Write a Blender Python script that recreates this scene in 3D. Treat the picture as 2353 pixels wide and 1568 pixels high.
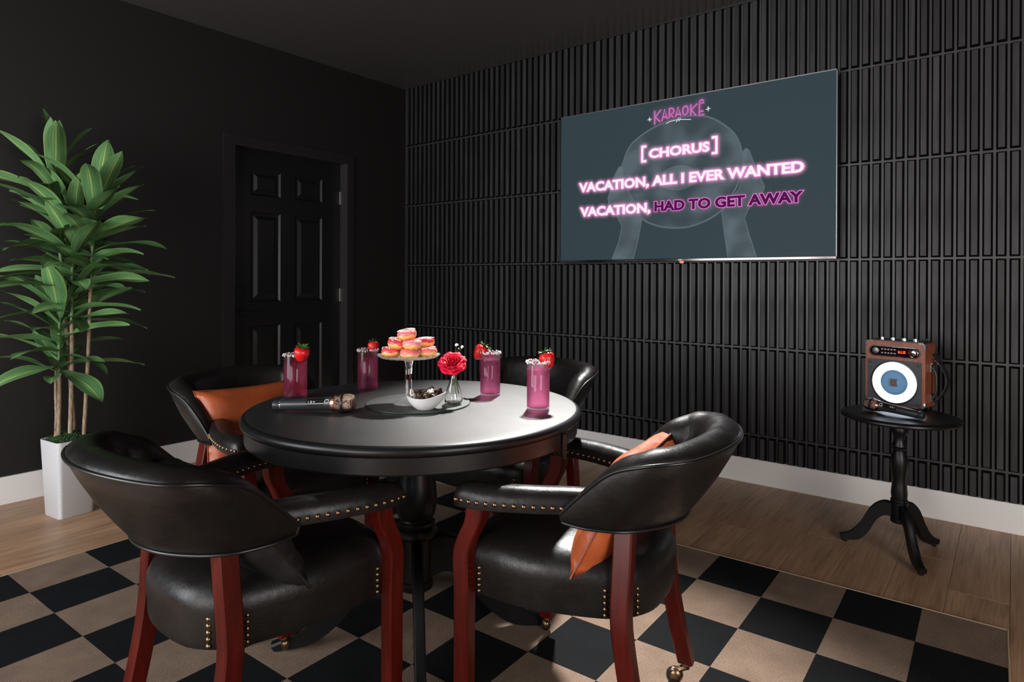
import bpy, math, random
from mathutils import Vector, Matrix
from math import sin, cos, pi, radians, sqrt, atan2, floor
D = bpy.data
SC = bpy.context.scene
COL = SC.collection
for _o in list(D.objects): D.objects.remove(_o)

# ------------------------------------------------------------------ camera
CAM_LOC = Vector((4.05753, -3.74655, 1.15543))
YAW, PITCH, ROLL = 0.65892, -0.00108, 0.00396
FPX, CX, CY = 1485.75, 1180.10, 642.24
_d = Vector((-sin(YAW)*cos(PITCH), cos(YAW)*cos(PITCH), sin(PITCH)))
_r = Vector((cos(YAW), sin(YAW), 0)); _u = _r.cross(_d)
_r2 = _r*cos(ROLL)+_u*sin(ROLL); _u2 = -_r*sin(ROLL)+_u*cos(ROLL)
cam = D.cameras.new('camera'); cam_o = D.objects.new('camera', cam); COL.objects.link(cam_o)
cam.sensor_width = 36; cam.lens = 36*FPX/2353
cam.shift_x = (1176.5-CX)/2353; cam.shift_y = -(784-CY)/2353
cam.clip_start = 0.05
cam_o.matrix_world = Matrix(((_r2.x, _u2.x, -_d.x, CAM_LOC.x), (_r2.y, _u2.y, -_d.y, CAM_LOC.y), (_r2.z, _u2.z, -_d.z, CAM_LOC.z), (0, 0, 0, 1)))
SC.camera = cam_o

# ------------------------------------------------------------------ world, lights, exposure
w = D.worlds.new('world'); SC.world = w; w.use_nodes = True
w.node_tree.nodes['Background'].inputs[0].default_value = (0.6, 0.7, 0.85, 1)
w.node_tree.nodes['Background'].inputs[1].default_value = 0.03
vs = SC.view_settings
vs.view_transform = 'Standard'; vs.look = 'None'; vs.gamma = 1; vs.use_curve_mapping = False
vs.exposure = 0.0
def area(name, loc, target, sx, sy, power, col, spread=pi):
    l = D.lights.new(name, 'AREA'); l.shape = 'RECTANGLE'; l.size = sx; l.size_y = sy
    l.energy = power; l.color = col; l.spread = spread
    o = D.objects.new(name, l); COL.objects.link(o)
    o.location = loc
    o.rotation_euler = (Vector(target)-Vector(loc)).to_track_quat('-Z', 'Y').to_euler()
    return o
area('window_light_left', (1.3, -5.2, 1.5), (1.3, 0, 1.0), 1.6, 1.5, 85, (0.92, 0.96, 1.0))
area('fill_light_rear', (3.1, -5.8, 1.15), (3.2, 0, 0.5), 1.8, 1.3, 72, (1.0, 0.96, 0.93))  # added fill lamp behind the camera, brightens slat wall and baseboard
area('fill_light_right', (6.2, -3.6, 1.15), (3.0, 0, 0.4), 1.6, 1.3, 75, (1.0, 0.96, 0.93))  # added fill lamp for the baseboard shaded by the chairs
def spot(name, loc, target, power, size, blend, rad, col):
    l = D.lights.new(name, 'SPOT'); l.energy = power; l.spot_size = radians(size); l.spot_blend = blend; l.shadow_soft_size = rad; l.color = col
    o = D.objects.new(name, l); COL.objects.link(o); o.location = loc
    o.rotation_euler = (Vector(target)-Vector(loc)).to_track_quat('-Z', 'Y').to_euler(); return o
spot('added_sheen_spot', (2.20, -0.92, 2.70), (2.92, -1.96, 0.72), 1000, 39, 1.0, 0.07, (1.0, 0.98, 0.95))  # added unseen lamp without fixture, stands in for screen glare on the table

# ------------------------------------------------------------------ materials
def new_mat(name):
    m = D.materials.new(name); m.use_nodes = True
    nt = m.node_tree; b = nt.nodes['Principled BSDF']
    return m, nt, b
def setp(b, **k):
    names = dict(col='Base Color', rough='Roughness', metal='Metallic', spec='Specular IOR Level', ior='IOR', trans='Transmission Weight',
                 ecol='Emission Color', estr='Emission Strength', coat='Coat Weight', coatr='Coat Roughness', alpha='Alpha', sss='Subsurface Weight', sheen='Sheen Weight')
    for a, v in k.items():
        s = b.inputs[names[a]]
        if a in ('col', 'ecol'): v = (*v, 1) if len(v) == 3 else v
        s.default_value = v
def plain(name, col, rough=0.5, **k):
    m, nt, b = new_mat(name); setp(b, col=col, rough=rough, **k); return m
def N(nt, typ, **k):
    n = nt.nodes.new(typ)
    for a, v in k.items():
        if a in ('operation', 'blend_type', 'data_type', 'feature', 'wave_type', 'bands_direction', 'noise_dimensions', 'voronoi_dimensions', 'wave_profile'): setattr(n, a, v)
        else: n.inputs[a].default_value = v
    return n
def noise(nt, vec, scale, detail=3, rough=0.5):
    n = N(nt, 'ShaderNodeTexNoise', Scale=scale, Detail=detail, Roughness=rough)
    if vec is not None: nt.links.new(vec, n.inputs['Vector'])
    return n
def ramp(nt, fac, stops):
    r = nt.nodes.new('ShaderNodeValToRGB'); el = r.color_ramp.elements
    while len(el) < len(stops): el.new(0.5)
    for e, (p, c) in zip(el, stops):
        e.position = p; e.color = (*c, 1) if len(c) == 3 else c
    nt.links.new(fac, r.inputs['Fac']); return r
def coords(nt, kind='Object', scale=None):
    t = nt.nodes.new('ShaderNodeTexCoord'); out = t.outputs[kind]
    if scale:
        mp = nt.nodes.new('ShaderNodeMapping'); mp.inputs['Scale'].default_value = scale
        nt.links.new(out, mp.inputs['Vector']); out = mp.outputs['Vector']
    return out
def bump(nt, b, height, strength, dist=0.01, prev=None):
    n = nt.nodes.new('ShaderNodeBump'); n.inputs['Strength'].default_value = strength; n.inputs['Distance'].default_value = dist
    nt.links.new(height, n.inputs['Height'])
    if prev is not None: nt.links.new(prev.outputs['Normal'], n.inputs['Normal'])
    nt.links.new(n.outputs['Normal'], b.inputs['Normal']); return n
def math_n(nt, op, a, bv=None):
    n = nt.nodes.new('ShaderNodeMath'); n.operation = op
    for i, v in enumerate((a, bv)):
        if v is None: continue
        if isinstance(v, (int, float)): n.inputs[i].default_value = v
        else: nt.links.new(v, n.inputs[i])
    return n.outputs[0]

def leather(name, col, rough, bs=0.25, var=0.12):
    m, nt, b = new_mat(name); setp(b, col=col, rough=rough)
    v = coords(nt)
    vo = N(nt, 'ShaderNodeTexVoronoi', Scale=420.0); vo.feature = 'DISTANCE_TO_EDGE'; nt.links.new(v, vo.inputs['Vector'])
    n1 = noise(nt, v, 14, 6, 0.62); n2 = noise(nt, v, 60, 4, 0.6)
    r = nt.nodes.new('ShaderNodeMapRange'); r.inputs['To Min'].default_value = rough-var; r.inputs['To Max'].default_value = rough+var
    r.inputs['From Min'].default_value = 0.3; r.inputs['From Max'].default_value = 0.7
    nt.links.new(n1.outputs['Fac'], r.inputs['Value']); nt.links.new(r.outputs['Result'], b.inputs['Roughness'])
    b1 = bump(nt, b, n1.outputs['Fac'], bs*0.6, 0.006)
    b2 = bump(nt, b, n2.outputs['Fac'], bs*0.5, 0.003, b1)
    bump(nt, b, vo.outputs['Distance'], bs*0.55, 0.0008, b2)
    return m
def wood_grain(name, c0, c1, rough, scale=(60, 60, 4), bs=0.15, rnd=False):
    m, nt, b = new_mat(name); setp(b, rough=rough)
    v = coords(nt, 'Object', scale)
    if rnd:
        oi = nt.nodes.new('ShaderNodeObjectInfo'); mv = nt.nodes.new('ShaderNodeVectorMath'); mv.operation = 'ADD'
        sc = nt.nodes.new('ShaderNodeVectorMath'); sc.operation = 'SCALE'; sc.inputs['Scale'].default_value = 37.0
        cb = nt.nodes.new('ShaderNodeCombineXYZ')
        for k in 'XYZ': nt.links.new(oi.outputs['Random'], cb.inputs[k])
        nt.links.new(cb.outputs[0], sc.inputs[0]); nt.links.new(v, mv.inputs[0]); nt.links.new(sc.outputs[0], mv.inputs[1]); v = mv.outputs[0]
    n = noise(nt, v, 1.0, 6, 0.65)
    r = ramp(nt, n.outputs['Fac'], [(0.3, c0), (0.7, c1)])
    nt.links.new(r.outputs['Color'], b.inputs['Base Color'])
    bump(nt, b, n.outputs['Fac'], bs, 0.002)
    return m

M = {}
def paint(name, col, rough, scale=30, bs=0.03):
    m, nt, b = new_mat(name); setp(b, col=col, rough=rough)
    n = noise(nt, coords(nt), scale, 4); bump(nt, b, n.outputs['Fac'], bs, 0.004); return m
M['wall'] = paint('black wall paint', (0.0080, 0.0071, 0.0067), 0.55, 90, 0.05)
M['ceiling'] = paint('black ceiling paint', (0.072, 0.066, 0.065), 0.28, 60, 0.03)
M['back_wall'] = paint('dark room paint', (0.02, 0.019, 0.019), 0.6)
M['door'] = paint('black door paint', (0.0075, 0.0075, 0.0075), 0.34, 50, 0.02)
M['casing'] = paint('black trim paint', (0.017, 0.0158, 0.0158), 0.34, 50, 0.02)
M['jamb'] = paint('window-lightened black jamb paint', (0.036, 0.033, 0.033), 0.4, 50, 0.02)  # window light on the jamb is put into this lighter colour
M['base_white'] = paint('white trim paint', (0.84, 0.81, 0.79), 0.42, 60, 0.02)
# slats: charcoal-painted faces, sides coloured near-black to stand in for their shade
def slat_mat():
    m, nt, b = new_mat('painted slat face')
    v = coords(nt, 'Object', (50, 50, 3.5))
    oi = nt.nodes.new('ShaderNodeObjectInfo')
    cb = nt.nodes.new('ShaderNodeCombineXYZ')
    for k in 'XYZ': nt.links.new(math_n(nt, 'MULTIPLY', oi.outputs['Random'], 91.0), cb.inputs[k])
    mv = nt.nodes.new('ShaderNodeVectorMath'); mv.operation = 'ADD'
    nt.links.new(v, mv.inputs[0]); nt.links.new(cb.outputs[0], mv.inputs[1])
    n = noise(nt, mv.outputs[0], 1.0, 5, 0.62)
    n2 = noise(nt, coords(nt, 'Object', (10, 10, 5)), 1.0, 3)
    r = ramp(nt, n.outputs['Fac'], [(0.22, (0.012, 0.0112, 0.0118)), (0.52, (0.030, 0.0285, 0.0303)), (0.82, (0.052, 0.050, 0.0535))])
    mx = nt.nodes.new('ShaderNodeMix'); mx.data_type = 'RGBA'; mx.blend_type = 'MULTIPLY'; mx.inputs['Factor'].default_value = 1
    vr = ramp(nt, oi.outputs['Random'], [(0, (0.58, 0.56, 0.56)), (1, (1.22, 1.22, 1.28))])
    nt.links.new(r.outputs['Color'], mx.inputs['A']); nt.links.new(vr.outputs['Color'], mx.inputs['B'])
    nt.links.new(mx.outputs['Result'], b.inputs['Base Color'])
    rr = nt.nodes.new('ShaderNodeMapRange'); rr.inputs['From Min'].default_value = 0.3; rr.inputs['From Max'].default_value = 0.7
    rr.inputs['To Min'].default_value = 0.40; rr.inputs['To Max'].default_value = 0.60; setp(b, spec=0.35)
    nt.links.new(n2.outputs['Fac'], rr.inputs['Value']); nt.links.new(rr.outputs['Result'], b.inputs['Roughness'])
    bump(nt, b, n.outputs['Fac'], 0.12, 0.002)
    return m
M['slat'] = slat_mat()
M['slat_side_shade'] = plain('shade-blackened slat side', (0.0022, 0.002, 0.002), 0.8, spec=0.15)
M['slat_back'] = paint('slat panel backing', (0.036, 0.0335, 0.035), 0.42)
M['black_wood'] = wood_grain('satin black painted wood', (0.0045, 0.0045, 0.005), (0.0070, 0.0068, 0.0073), 0.36, (25, 25, 25), 0.06)
def tabletop():
    m, nt, b = new_mat('satin black table top')
    n = noise(nt, coords(nt, 'Object', (14, 130, 14)), 1.0, 6, 0.6)
    n2 = noise(nt, coords(nt), 7, 5, 0.6)
    r = ramp(nt, n.outputs['Fac'], [(0.3, (0.0060, 0.0060, 0.0060)), (0.7, (0.0095, 0.0091, 0.0089))])
    nt.links.new(r.outputs['Color'], b.inputs['Base Color'])
    rr = nt.nodes.new('ShaderNodeMapRange'); setp(b, spec=1.0)
    rr.inputs['To Min'].default_value = 0.44; rr.inputs['To Max'].default_value = 0.54
    nt.links.new(n2.outputs['Fac'], rr.inputs['Value']); nt.links.new(rr.outputs['Result'], b.inputs['Roughness'])
    bump(nt, b, n.outputs['Fac'], 0.10, 0.0015)
    return m
M['tabletop'] = tabletop()
setp(M['black_wood'].node_tree.nodes['Principled BSDF'], spec=0.35)
M['leather'] = leather('black bonded leather', (0.0088, 0.0074, 0.0071), 0.36, 0.42)
setp(M['leather'].node_tree.nodes['Principled BSDF'], spec=0.30)
M['piping'] = plain('black leather piping', (0.007, 0.0068, 0.007), 0.30)
M['mahogany'] = _mh = wood_grain('red mahogany', (0.034, 0.0022, 0.0014), (0.100, 0.0065, 0.003), 0.36, (30, 30, 3.5), 0.1)
setp(_mh.node_tree.nodes['Principled BSDF'], spec=0.25)
M['brass'] = plain('antique brass', (0.22, 0.145, 0.085), 0.33, metal=1.0)
M['black_metal'] = plain('black metal', (0.006, 0.006, 0.006), 0.35)
M['black_plastic'] = plain('black plastic', (0.010, 0.010, 0.011), 0.38)
M['chrome'] = plain('chrome', (0.85, 0.85, 0.86), 0.10, metal=1.0)
M['steel'] = plain('brushed steel', (0.24, 0.235, 0.235), 0.4, metal=1.0)
M['tan_leather'] = leather('burnt orange leather', (0.37, 0.078, 0.021), 0.42, 0.5, 0.08)
M['black_pillow'] = leather('black pillow leather', (0.011, 0.0105, 0.011), 0.42, 0.5, 0.08)
M['tan_seam'] = plain('orange seam', (0.20, 0.04, 0.012), 0.5)
def floor_mat():
    m, nt, b = new_mat('oak laminate'); setp(b, rough=0.42)
    oi = nt.nodes.new('ShaderNodeObjectInfo')
    cb = nt.nodes.new('ShaderNodeCombineXYZ')
    for k in 'XY': nt.links.new(math_n(nt, 'MULTIPLY', oi.outputs['Random'], 61.0), cb.inputs[k])
    def shifted(scale):
        mv = nt.nodes.new('ShaderNodeVectorMath'); mv.operation = 'ADD'
        nt.links.new(coords(nt, 'Object', scale), mv.inputs[0]); nt.links.new(cb.outputs[0], mv.inputs[1]); return mv.outputs[0]
    n1 = noise(nt, shifted((55, 3.2, 20)), 1.0, 7, 0.62)
    n2 = noise(nt, shifted((9, 1.3, 9)), 1.0, 3)
    wv = N(nt, 'ShaderNodeTexWave', Scale=4.5, Distortion=9.0, Detail=2.0); wv.inputs['Detail Scale'].default_value = 0.8
    nt.links.new(shifted((5, 0.9, 1)), wv.inputs['Vector'])
    r = ramp(nt, n1.outputs['Fac'], [(0.28, (0.28, 0.150, 0.078)), (0.5, (0.45, 0.268, 0.155)), (0.75, (0.53, 0.335, 0.205))])
    r2 = ramp(nt, n2.outputs['Fac'], [(0.3, (0.72, 0.70, 0.68)), (0.7, (1.08, 1.06, 1.05))])
    r3 = ramp(nt, wv.outputs['Fac'], [(0.0, (0.80, 0.78, 0.76)), (0.25, (1, 1, 1))])
    mx = nt.nodes.new('ShaderNodeMix'); mx.data_type = 'RGBA'; mx.blend_type = 'MULTIPLY'; mx.inputs['Factor'].default_value = 1
    nt.links.new(r.outputs['Color'], mx.inputs['A']); nt.links.new(r2.outputs['Color'], mx.inputs['B'])
    m2 = nt.nodes.new('ShaderNodeMix'); m2.data_type = 'RGBA'; m2.blend_type = 'MULTIPLY'; m2.inputs['Factor'].default_value = 0.8
    nt.links.new(mx.outputs['Result'], m2.inputs['A']); nt.links.new(r3.outputs['Color'], m2.inputs['B'])
    nt.links.new(m2.outputs['Result'], b.inputs['Base Color'])
    bump(nt, b, n1.outputs['Fac'], 0.12, 0.001)
    return m
M['floor'] = floor_mat()
M['subfloor'] = plain('dark joint', (0.03, 0.02, 0.014), 0.8)
RSX, RSY = 0.23716, 0.26178
def rug_mat():
    m, nt, b = new_mat('woven checkered rug'); setp(b, rough=0.92, spec=0.12)
    t = nt.nodes.new('ShaderNodeTexCoord')
    mp = nt.nodes.new('ShaderNodeMapping'); mp.inputs['Scale'].default_value = (1/RSX, 1/RSY, 0); mp.inputs['Location'].default_value = (0, 0, 0.5)
    nt.links.new(t.outputs['Object'], mp.inputs['Vector'])
    ch = N(nt, 'ShaderNodeTexChecker', Scale=1.0); nt.links.new(mp.outputs[0], ch.inputs['Vector'])
    ch.inputs['Color1'].default_value = (1, 1, 1, 1); ch.inputs['Color2'].default_value = (0, 0, 0, 1)
    sx = nt.nodes.new('ShaderNodeSeparateXYZ'); nt.links.new(t.outputs['Object'], sx.inputs[0])
    f = 2*pi/0.0058
    a = math_n(nt, 'SINE', math_n(nt, 'MULTIPLY', sx.outputs['X'], f)); c = math_n(nt, 'SINE', math_n(nt, 'MULTIPLY', sx.outputs['Y'], f*0.9))
    wv = math_n(nt, 'MULTIPLY', a, c)
    wv = math_n(nt, 'ADD', math_n(nt, 'MULTIPLY', wv, 0.5), 0.5)
    n = noise(nt, coords(nt, 'Object', (160, 400, 1)), 1.0, 2)
    n2 = noise(nt, coords(nt, 'Object', (9, 9, 1)), 1.0, 4)
    tan = ramp(nt, wv, [(0.0, (0.085, 0.055, 0.039)), (0.5, (0.225, 0.158, 0.117)), (1.0, (0.335, 0.25, 0.19))])
    blk = ramp(nt, wv, [(0.0, (0.0025, 0.0028, 0.0032)), (1.0, (0.0110, 0.0125, 0.0145))])
    vr = ramp(nt, n.outputs['Fac'], [(0.3, (0.72, 0.70, 0.68)), (0.7, (1.15, 1.13, 1.12))])
    vr2 = ramp(nt, n2.outputs['Fac'], [(0.3, (0.82, 0.82, 0.82)), (0.7, (1.1, 1.1, 1.1))])
    mx = nt.nodes.new('ShaderNodeMix'); mx.data_type = 'RGBA'
    nt.links.new(ch.outputs['Fac'], mx.inputs['Factor']); nt.links.new(tan.outputs['Color'], mx.inputs['A']); nt.links.new(blk.outputs['Color'], mx.inputs['B'])
    last = mx.outputs['Result']
    for v in (vr, vr2):
        q = nt.nodes.new('ShaderNodeMix'); q.data_type = 'RGBA'; q.blend_type = 'MULTIPLY'; q.inputs['Factor'].default_value = 1
        nt.links.new(last, q.inputs['A']); nt.links.new(v.outputs['Color'], q.inputs['B']); last = q.outputs['Result']
    nt.links.new(last, b.inputs['Base Color'])
    bump(nt, b, wv, 0.6, 0.002)
    return m
M['rug'] = rug_mat()
M['rug_edge'] = plain('tan rug binding', (0.36, 0.26, 0.17), 0.9)
M['glass'] = plain('clear glass', (1, 1, 1), 0.0, trans=1.0, ior=1.45)
def cut_glass():
    m, nt, b = new_mat('cut glass'); setp(b, col=(1, 1, 1), rough=0.03, trans=0.80, ior=1.5)
    vo = N(nt, 'ShaderNodeTexVoronoi', Scale=170.0); vo.feature = 'F1'; nt.links.new(coords(nt), vo.inputs['Vector'])
    bump(nt, b, vo.outputs['Distance'], 0.9, 0.004); return m
M['cut_glass'] = cut_glass()
def see_through(m, nt, b, k, tint):
    # thin clear body: part of the light goes straight through, tinted
    t = nt.nodes.new('ShaderNodeBsdfTransparent'); t.inputs[0].default_value = (*tint, 1)
    x = nt.nodes.new('ShaderNodeMixShader'); x.inputs[0].default_value = k
    nt.links.new(b.outputs[0], x.inputs[1]); nt.links.new(t.outputs[0], x.inputs[2])
    nt.links.new(x.outputs[0], nt.nodes['Material Output'].inputs[0]); return m
def clear_glass(name, k):
    m, nt, b = new_mat(name); setp(b, col=(1, 1, 1), rough=0.0, trans=1.0, ior=1.45); return see_through(m, nt, b, k, (0.99, 0.99, 0.99))
M['tumbler'] = clear_glass('clear tumbler glass', 0.62)
def drink_mat(name, col, k):
    m, nt, b = new_mat(name); setp(b, col=col, rough=0.03, trans=0.92, ior=1.33, sss=0.0)
    return see_through(m, nt, b, k, (1.0, 0.52, 0.72))
M['drink'] = drink_mat('pink lemonade', (1.0, 0.20, 0.45), 0.58)
M['sugar'] = plain('pink sugar crystals', (0.92, 0.72, 0.76), 0.4, sss=0.3)
def strawberry_mat():
    m, nt, b = new_mat('strawberry skin'); setp(b, col=(0.62, 0.012, 0.014), rough=0.25, sss=0.08)
    vo = N(nt, 'ShaderNodeTexVoronoi', Scale=260.0); nt.links.new(coords(nt), vo.inputs['Vector'])
    r = ramp(nt, vo.outputs['Distance'], [(0.10, (0.75, 0.40, 0.10)), (0.2, (0.60, 0.010, 0.014))])
    nt.links.new(r.outputs['Color'], b.inputs['Base Color'])
    bump(nt, b, vo.outputs['Distance'], 0.5, 0.002); return m
M['strawberry'] = strawberry_mat()
M['calyx'] = plain('strawberry leaf green', (0.06, 0.16, 0.03), 0.5)
def donut_mat():
    m, nt, b = new_mat('fried dough'); setp(b, rough=0.5)
    t = coords(nt); s = nt.nodes.new('ShaderNodeSeparateXYZ'); nt.links.new(t, s.inputs[0])
    n = noise(nt, t, 60, 3)
    z = math_n(nt, 'ADD', math_n(nt, 'MULTIPLY', s.outputs['Z'], 40.0), math_n(nt, 'MULTIPLY', n.outputs['Fac'], 0.4))
    r = ramp(nt, z, [(0.25, (0.78, 0.30, 0.055)), (0.65, (0.85, 0.42, 0.10)), (0.95, (0.92, 0.66, 0.32)), (1.2 if False else 1.0, (0.80, 0.48, 0.18))])
    nt.links.new(r.outputs['Color'], b.inputs['Base Color']); bump(nt, b, n.outputs['Fac'], 0.2, 0.002); return m
M['donut'] = donut_mat()
M['icing_pink'] = plain('pink icing', (0.86, 0.20, 0.20), 0.3, sss=0.05)
M['icing_red'] = plain('deep pink icing', (0.72, 0.07, 0.085), 0.28)
M['icing_pale'] = plain('pale pink icing', (0.90, 0.30, 0.30), 0.35)
M['drizzle'] = plain('white drizzle', (0.88, 0.80, 0.78), 0.4)
M['red_bits'] = plain('red sprinkles', (0.45, 0.012, 0.02), 0.4)
M['dark_bits'] = plain('dark sprinkles', (0.03, 0.035, 0.04), 0.4)
M['yellow_bits'] = plain('yellow sprinkles', (0.85, 0.45, 0.08), 0.4)
M['porcelain'] = plain('white porcelain', (0.82, 0.82, 0.81), 0.18)
M['chocolate'] = plain('dark chocolate', (0.045, 0.018, 0.010), 0.28)
M['white_choc'] = plain('white chocolate', (0.80, 0.77, 0.72), 0.35)
def petal_mat():
    m, nt, b = new_mat('red rose petal'); setp(b, col=(0.66, 0.004, 0.035), rough=0.55, spec=0.2)
    n = noise(nt, coords(nt), 90, 3); bump(nt, b, n.outputs['Fac'], 0.15, 0.002); return m
M['petal'] = petal_mat()
M['stem_green'] = plain('green flower stem', (0.055, 0.11, 0.022), 0.5)
M['blossom'] = plain('white blossom', (0.85, 0.86, 0.80), 0.6)
def board_mat():
    m, nt, b = new_mat('textured glass board'); setp(b, col=(0.030, 0.034, 0.031), rough=0.55, spec=0.8)
    n = noise(nt, coords(nt), 260, 4); r = ramp(nt, n.outputs['Fac'], [(0.35, (0.022, 0.025, 0.023)), (0.7, (0.055, 0.060, 0.055))])
    nt.links.new(r.outputs['Color'], b.inputs['Base Color']); bump(nt, b, n.outputs['Fac'], 0.35, 0.0015); return m
M['board'] = board_mat()
M['board_edge'] = plain('green glass edge', (0.02, 0.05, 0.035), 0.2)
def grille_mat(name, col):
    m, nt, b = new_mat(name); setp(b, col=col, rough=0.25, metal=1.0)
    vo = N(nt, 'ShaderNodeTexVoronoi', Scale=430.0, Randomness=0.0); nt.links.new(coords(nt), vo.inputs['Vector'])
    r = ramp(nt, vo.outputs['Distance'], [(0.25, (0.01, 0.008, 0.008)), (0.5, col)])
    nt.links.new(r.outputs['Color'], b.inputs['Base Color']); bump(nt, b, vo.outputs['Distance'], 0.8, 0.002); return m
M['grille'] = grille_mat('bronze wire mesh', (0.36, 0.24, 0.19))
M['rose_gold'] = plain('rose gold metal', (0.75, 0.33, 0.22), 0.22, metal=1.0)
M['mic_body'] = plain('dark grey microphone body', (0.030, 0.034, 0.036), 0.32, metal=0.3)
M['white_mark'] = plain('white print', (0.85, 0.85, 0.85), 0.5)
def leaf_mat():
    m, nt, b = new_mat('variegated dracaena leaf'); setp(b, rough=0.36)
    uv = nt.nodes.new('ShaderNodeTexCoord'); s = nt.nodes.new('ShaderNodeSeparateXYZ'); nt.links.new(uv.outputs['UV'], s.inputs[0])
    n = noise(nt, coords(nt, 'UV', (26, 2.2, 1)), 1.0, 4, 0.6)
    oi = nt.nodes.new('ShaderNodeObjectInfo')
    x = math_n(nt, 'ABSOLUTE', math_n(nt, 'SUBTRACT', s.outputs['X'], 0.5))
    c = ramp(nt, x, [(0.0, (0.42, 0.52, 0.14)), (0.02, (0.22, 0.36, 0.10)), (0.05, (0.125, 0.262, 0.105)), (0.40, (0.092, 0.215, 0.088)), (0.47, (0.12, 0.24, 0.08)), (0.5, (0.30, 0.40, 0.13))])
    v = ramp(nt, n.outputs['Fac'], [(0.32, (0.55, 0.62, 0.6)), (0.52, (1, 1, 1)), (0.72, (1.9, 1.55, 1.3))])
    mx = nt.nodes.new('ShaderNodeMix'); mx.data_type = 'RGBA'; mx.blend_type = 'MULTIPLY'; mx.inputs['Factor'].default_value = 1
    nt.links.new(c.outputs['Color'], mx.inputs['A']); nt.links.new(v.outputs['Color'], mx.inputs['B'])
    v2 = ramp(nt, oi.outputs['Random'], [(0, (0.75, 0.78, 0.75)), (1, (1.25, 1.2, 1.15))])
    m2 = nt.nodes.new('ShaderNodeMix'); m2.data_type = 'RGBA'; m2.blend_type = 'MULTIPLY'; m2.inputs['Factor'].default_value = 1
    nt.links.new(mx.outputs['Result'], m2.inputs['A']); nt.links.new(v2.outputs['Color'], m2.inputs['B'])
    nt.links.new(m2.outputs['Result'], b.inputs['Base Color'])
    bump(nt, b, n.outputs['Fac'], 0.2, 0.002)
    return m
M['leaf'] = leaf_mat()
def cane_mat():
    m, nt, b = new_mat('tan cane stem'); setp(b, rough=0.75)
    n = noise(nt, coords(nt, 'Object', (120, 120, 30)), 1.0, 4)
    r = ramp(nt, n.outputs['Fac'], [(0.3, (0.16, 0.105, 0.065)), (0.7, (0.42, 0.31, 0.21))])
    nt.links.new(r.outputs['Color'], b.inputs['Base Color']); bump(nt, b, n.outputs['Fac'], 0.5, 0.004); return m
M['cane'] = cane_mat()
M['green_cane'] = plain('green stem top', (0.10, 0.17, 0.055), 0.55)
M['moss'] = plain('dark moss', (0.022, 0.055, 0.014), 0.95)
M['soil'] = plain('dark soil', (0.012, 0.008, 0.006), 0.95)
def pot_mat():
    m, nt, b = new_mat('white ribbed planter'); setp(b, col=(0.62, 0.62, 0.64), rough=0.45)
    n = noise(nt, coords(nt, 'Object', (6, 6, 260)), 1.0, 3); bump(nt, b, n.outputs['Fac'], 0.35, 0.003); return m
M['pot'] = pot_mat()
M['cherry'] = wood_grain('cherry veneer', (0.17, 0.045, 0.018), (0.34, 0.10, 0.045), 0.4, (70, 70, 9), 0.05)
M['speaker_front'] = plain('dark grey baffle', (0.035, 0.036, 0.042), 0.45)
M['cone'] = plain('blue grey speaker cone', (0.14, 0.31, 0.52), 0.45)
M['display'] = plain('dark red display glass', (0.012, 0.002, 0.003), 0.08)
def emit(name, col, s=1.0):
    m = D.materials.new(name); m.use_nodes = True; nt = m.node_tree
    nt.nodes.remove(nt.nodes['Principled BSDF'])
    e = nt.nodes.new('ShaderNodeEmission'); e.inputs[0].default_value = (*col, 1); e.inputs[1].default_value = s
    nt.links.new(e.outputs[0], nt.nodes['Material Output'].inputs[0]); return m
M['ring'] = emit('white led ring', (0.78, 0.86, 1.0), 4.5)
M['red_led'] = emit('red led digits', (1.0, 0.05, 0.01), 4.0)
SCR = (0.0310, 0.0505, 0.0600)
def screen_mat():
    m, nt, b = new_mat('lit television screen'); setp(b, col=(0.002, 0.002, 0.002), rough=0.45, spec=0.06, ecol=SCR, estr=1.0); return m
M['screen'] = screen_mat()
M['text_white'] = emit('lit white lyric text', (1.0, 0.89, 0.94), 1.0)
M['text_pink'] = emit('lit pink lyric outline', (0.86, 0.22, 0.66), 1.0)
M['text_plum'] = emit('plum lyric text', (0.075, 0.009, 0.070), 1.0)
M['title_pink'] = emit('lit orchid title', (0.62, 0.15, 0.49), 1.0)
M['title_white'] = emit('lit pale line', (0.72, 0.80, 0.84), 1.0)
def glow(name, col):
    m = D.materials.new(name); m.use_nodes = True; nt = m.node_tree; nt.nodes.remove(nt.nodes['Principled BSDF'])
    e = nt.nodes.new('ShaderNodeEmission'); e.inputs[0].default_value = (*col, 1)
    t = nt.nodes.new('ShaderNodeBsdfTransparent'); x = nt.nodes.new('ShaderNodeMixShader')
    a = nt.nodes.new('ShaderNodeAttribute'); a.attribute_name = 'glow'; nt.links.new(a.outputs['Fac'], x.inputs[0])
    nt.links.new(t.outputs[0], x.inputs[1]); nt.links.new(e.outputs[0], x.inputs[2]); nt.links.new(x.outputs[0], nt.nodes['Material Output'].inputs[0]); return m
M['glow'] = glow('soft pink screen glow', (0.72, 0.36, 0.62))
M['glow_plum'] = glow('faint orchid screen glow', (0.45, 0.13, 0.36))
M['glow_title'] = glow('soft orchid screen glow', (0.30, 0.12, 0.28))
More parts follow.
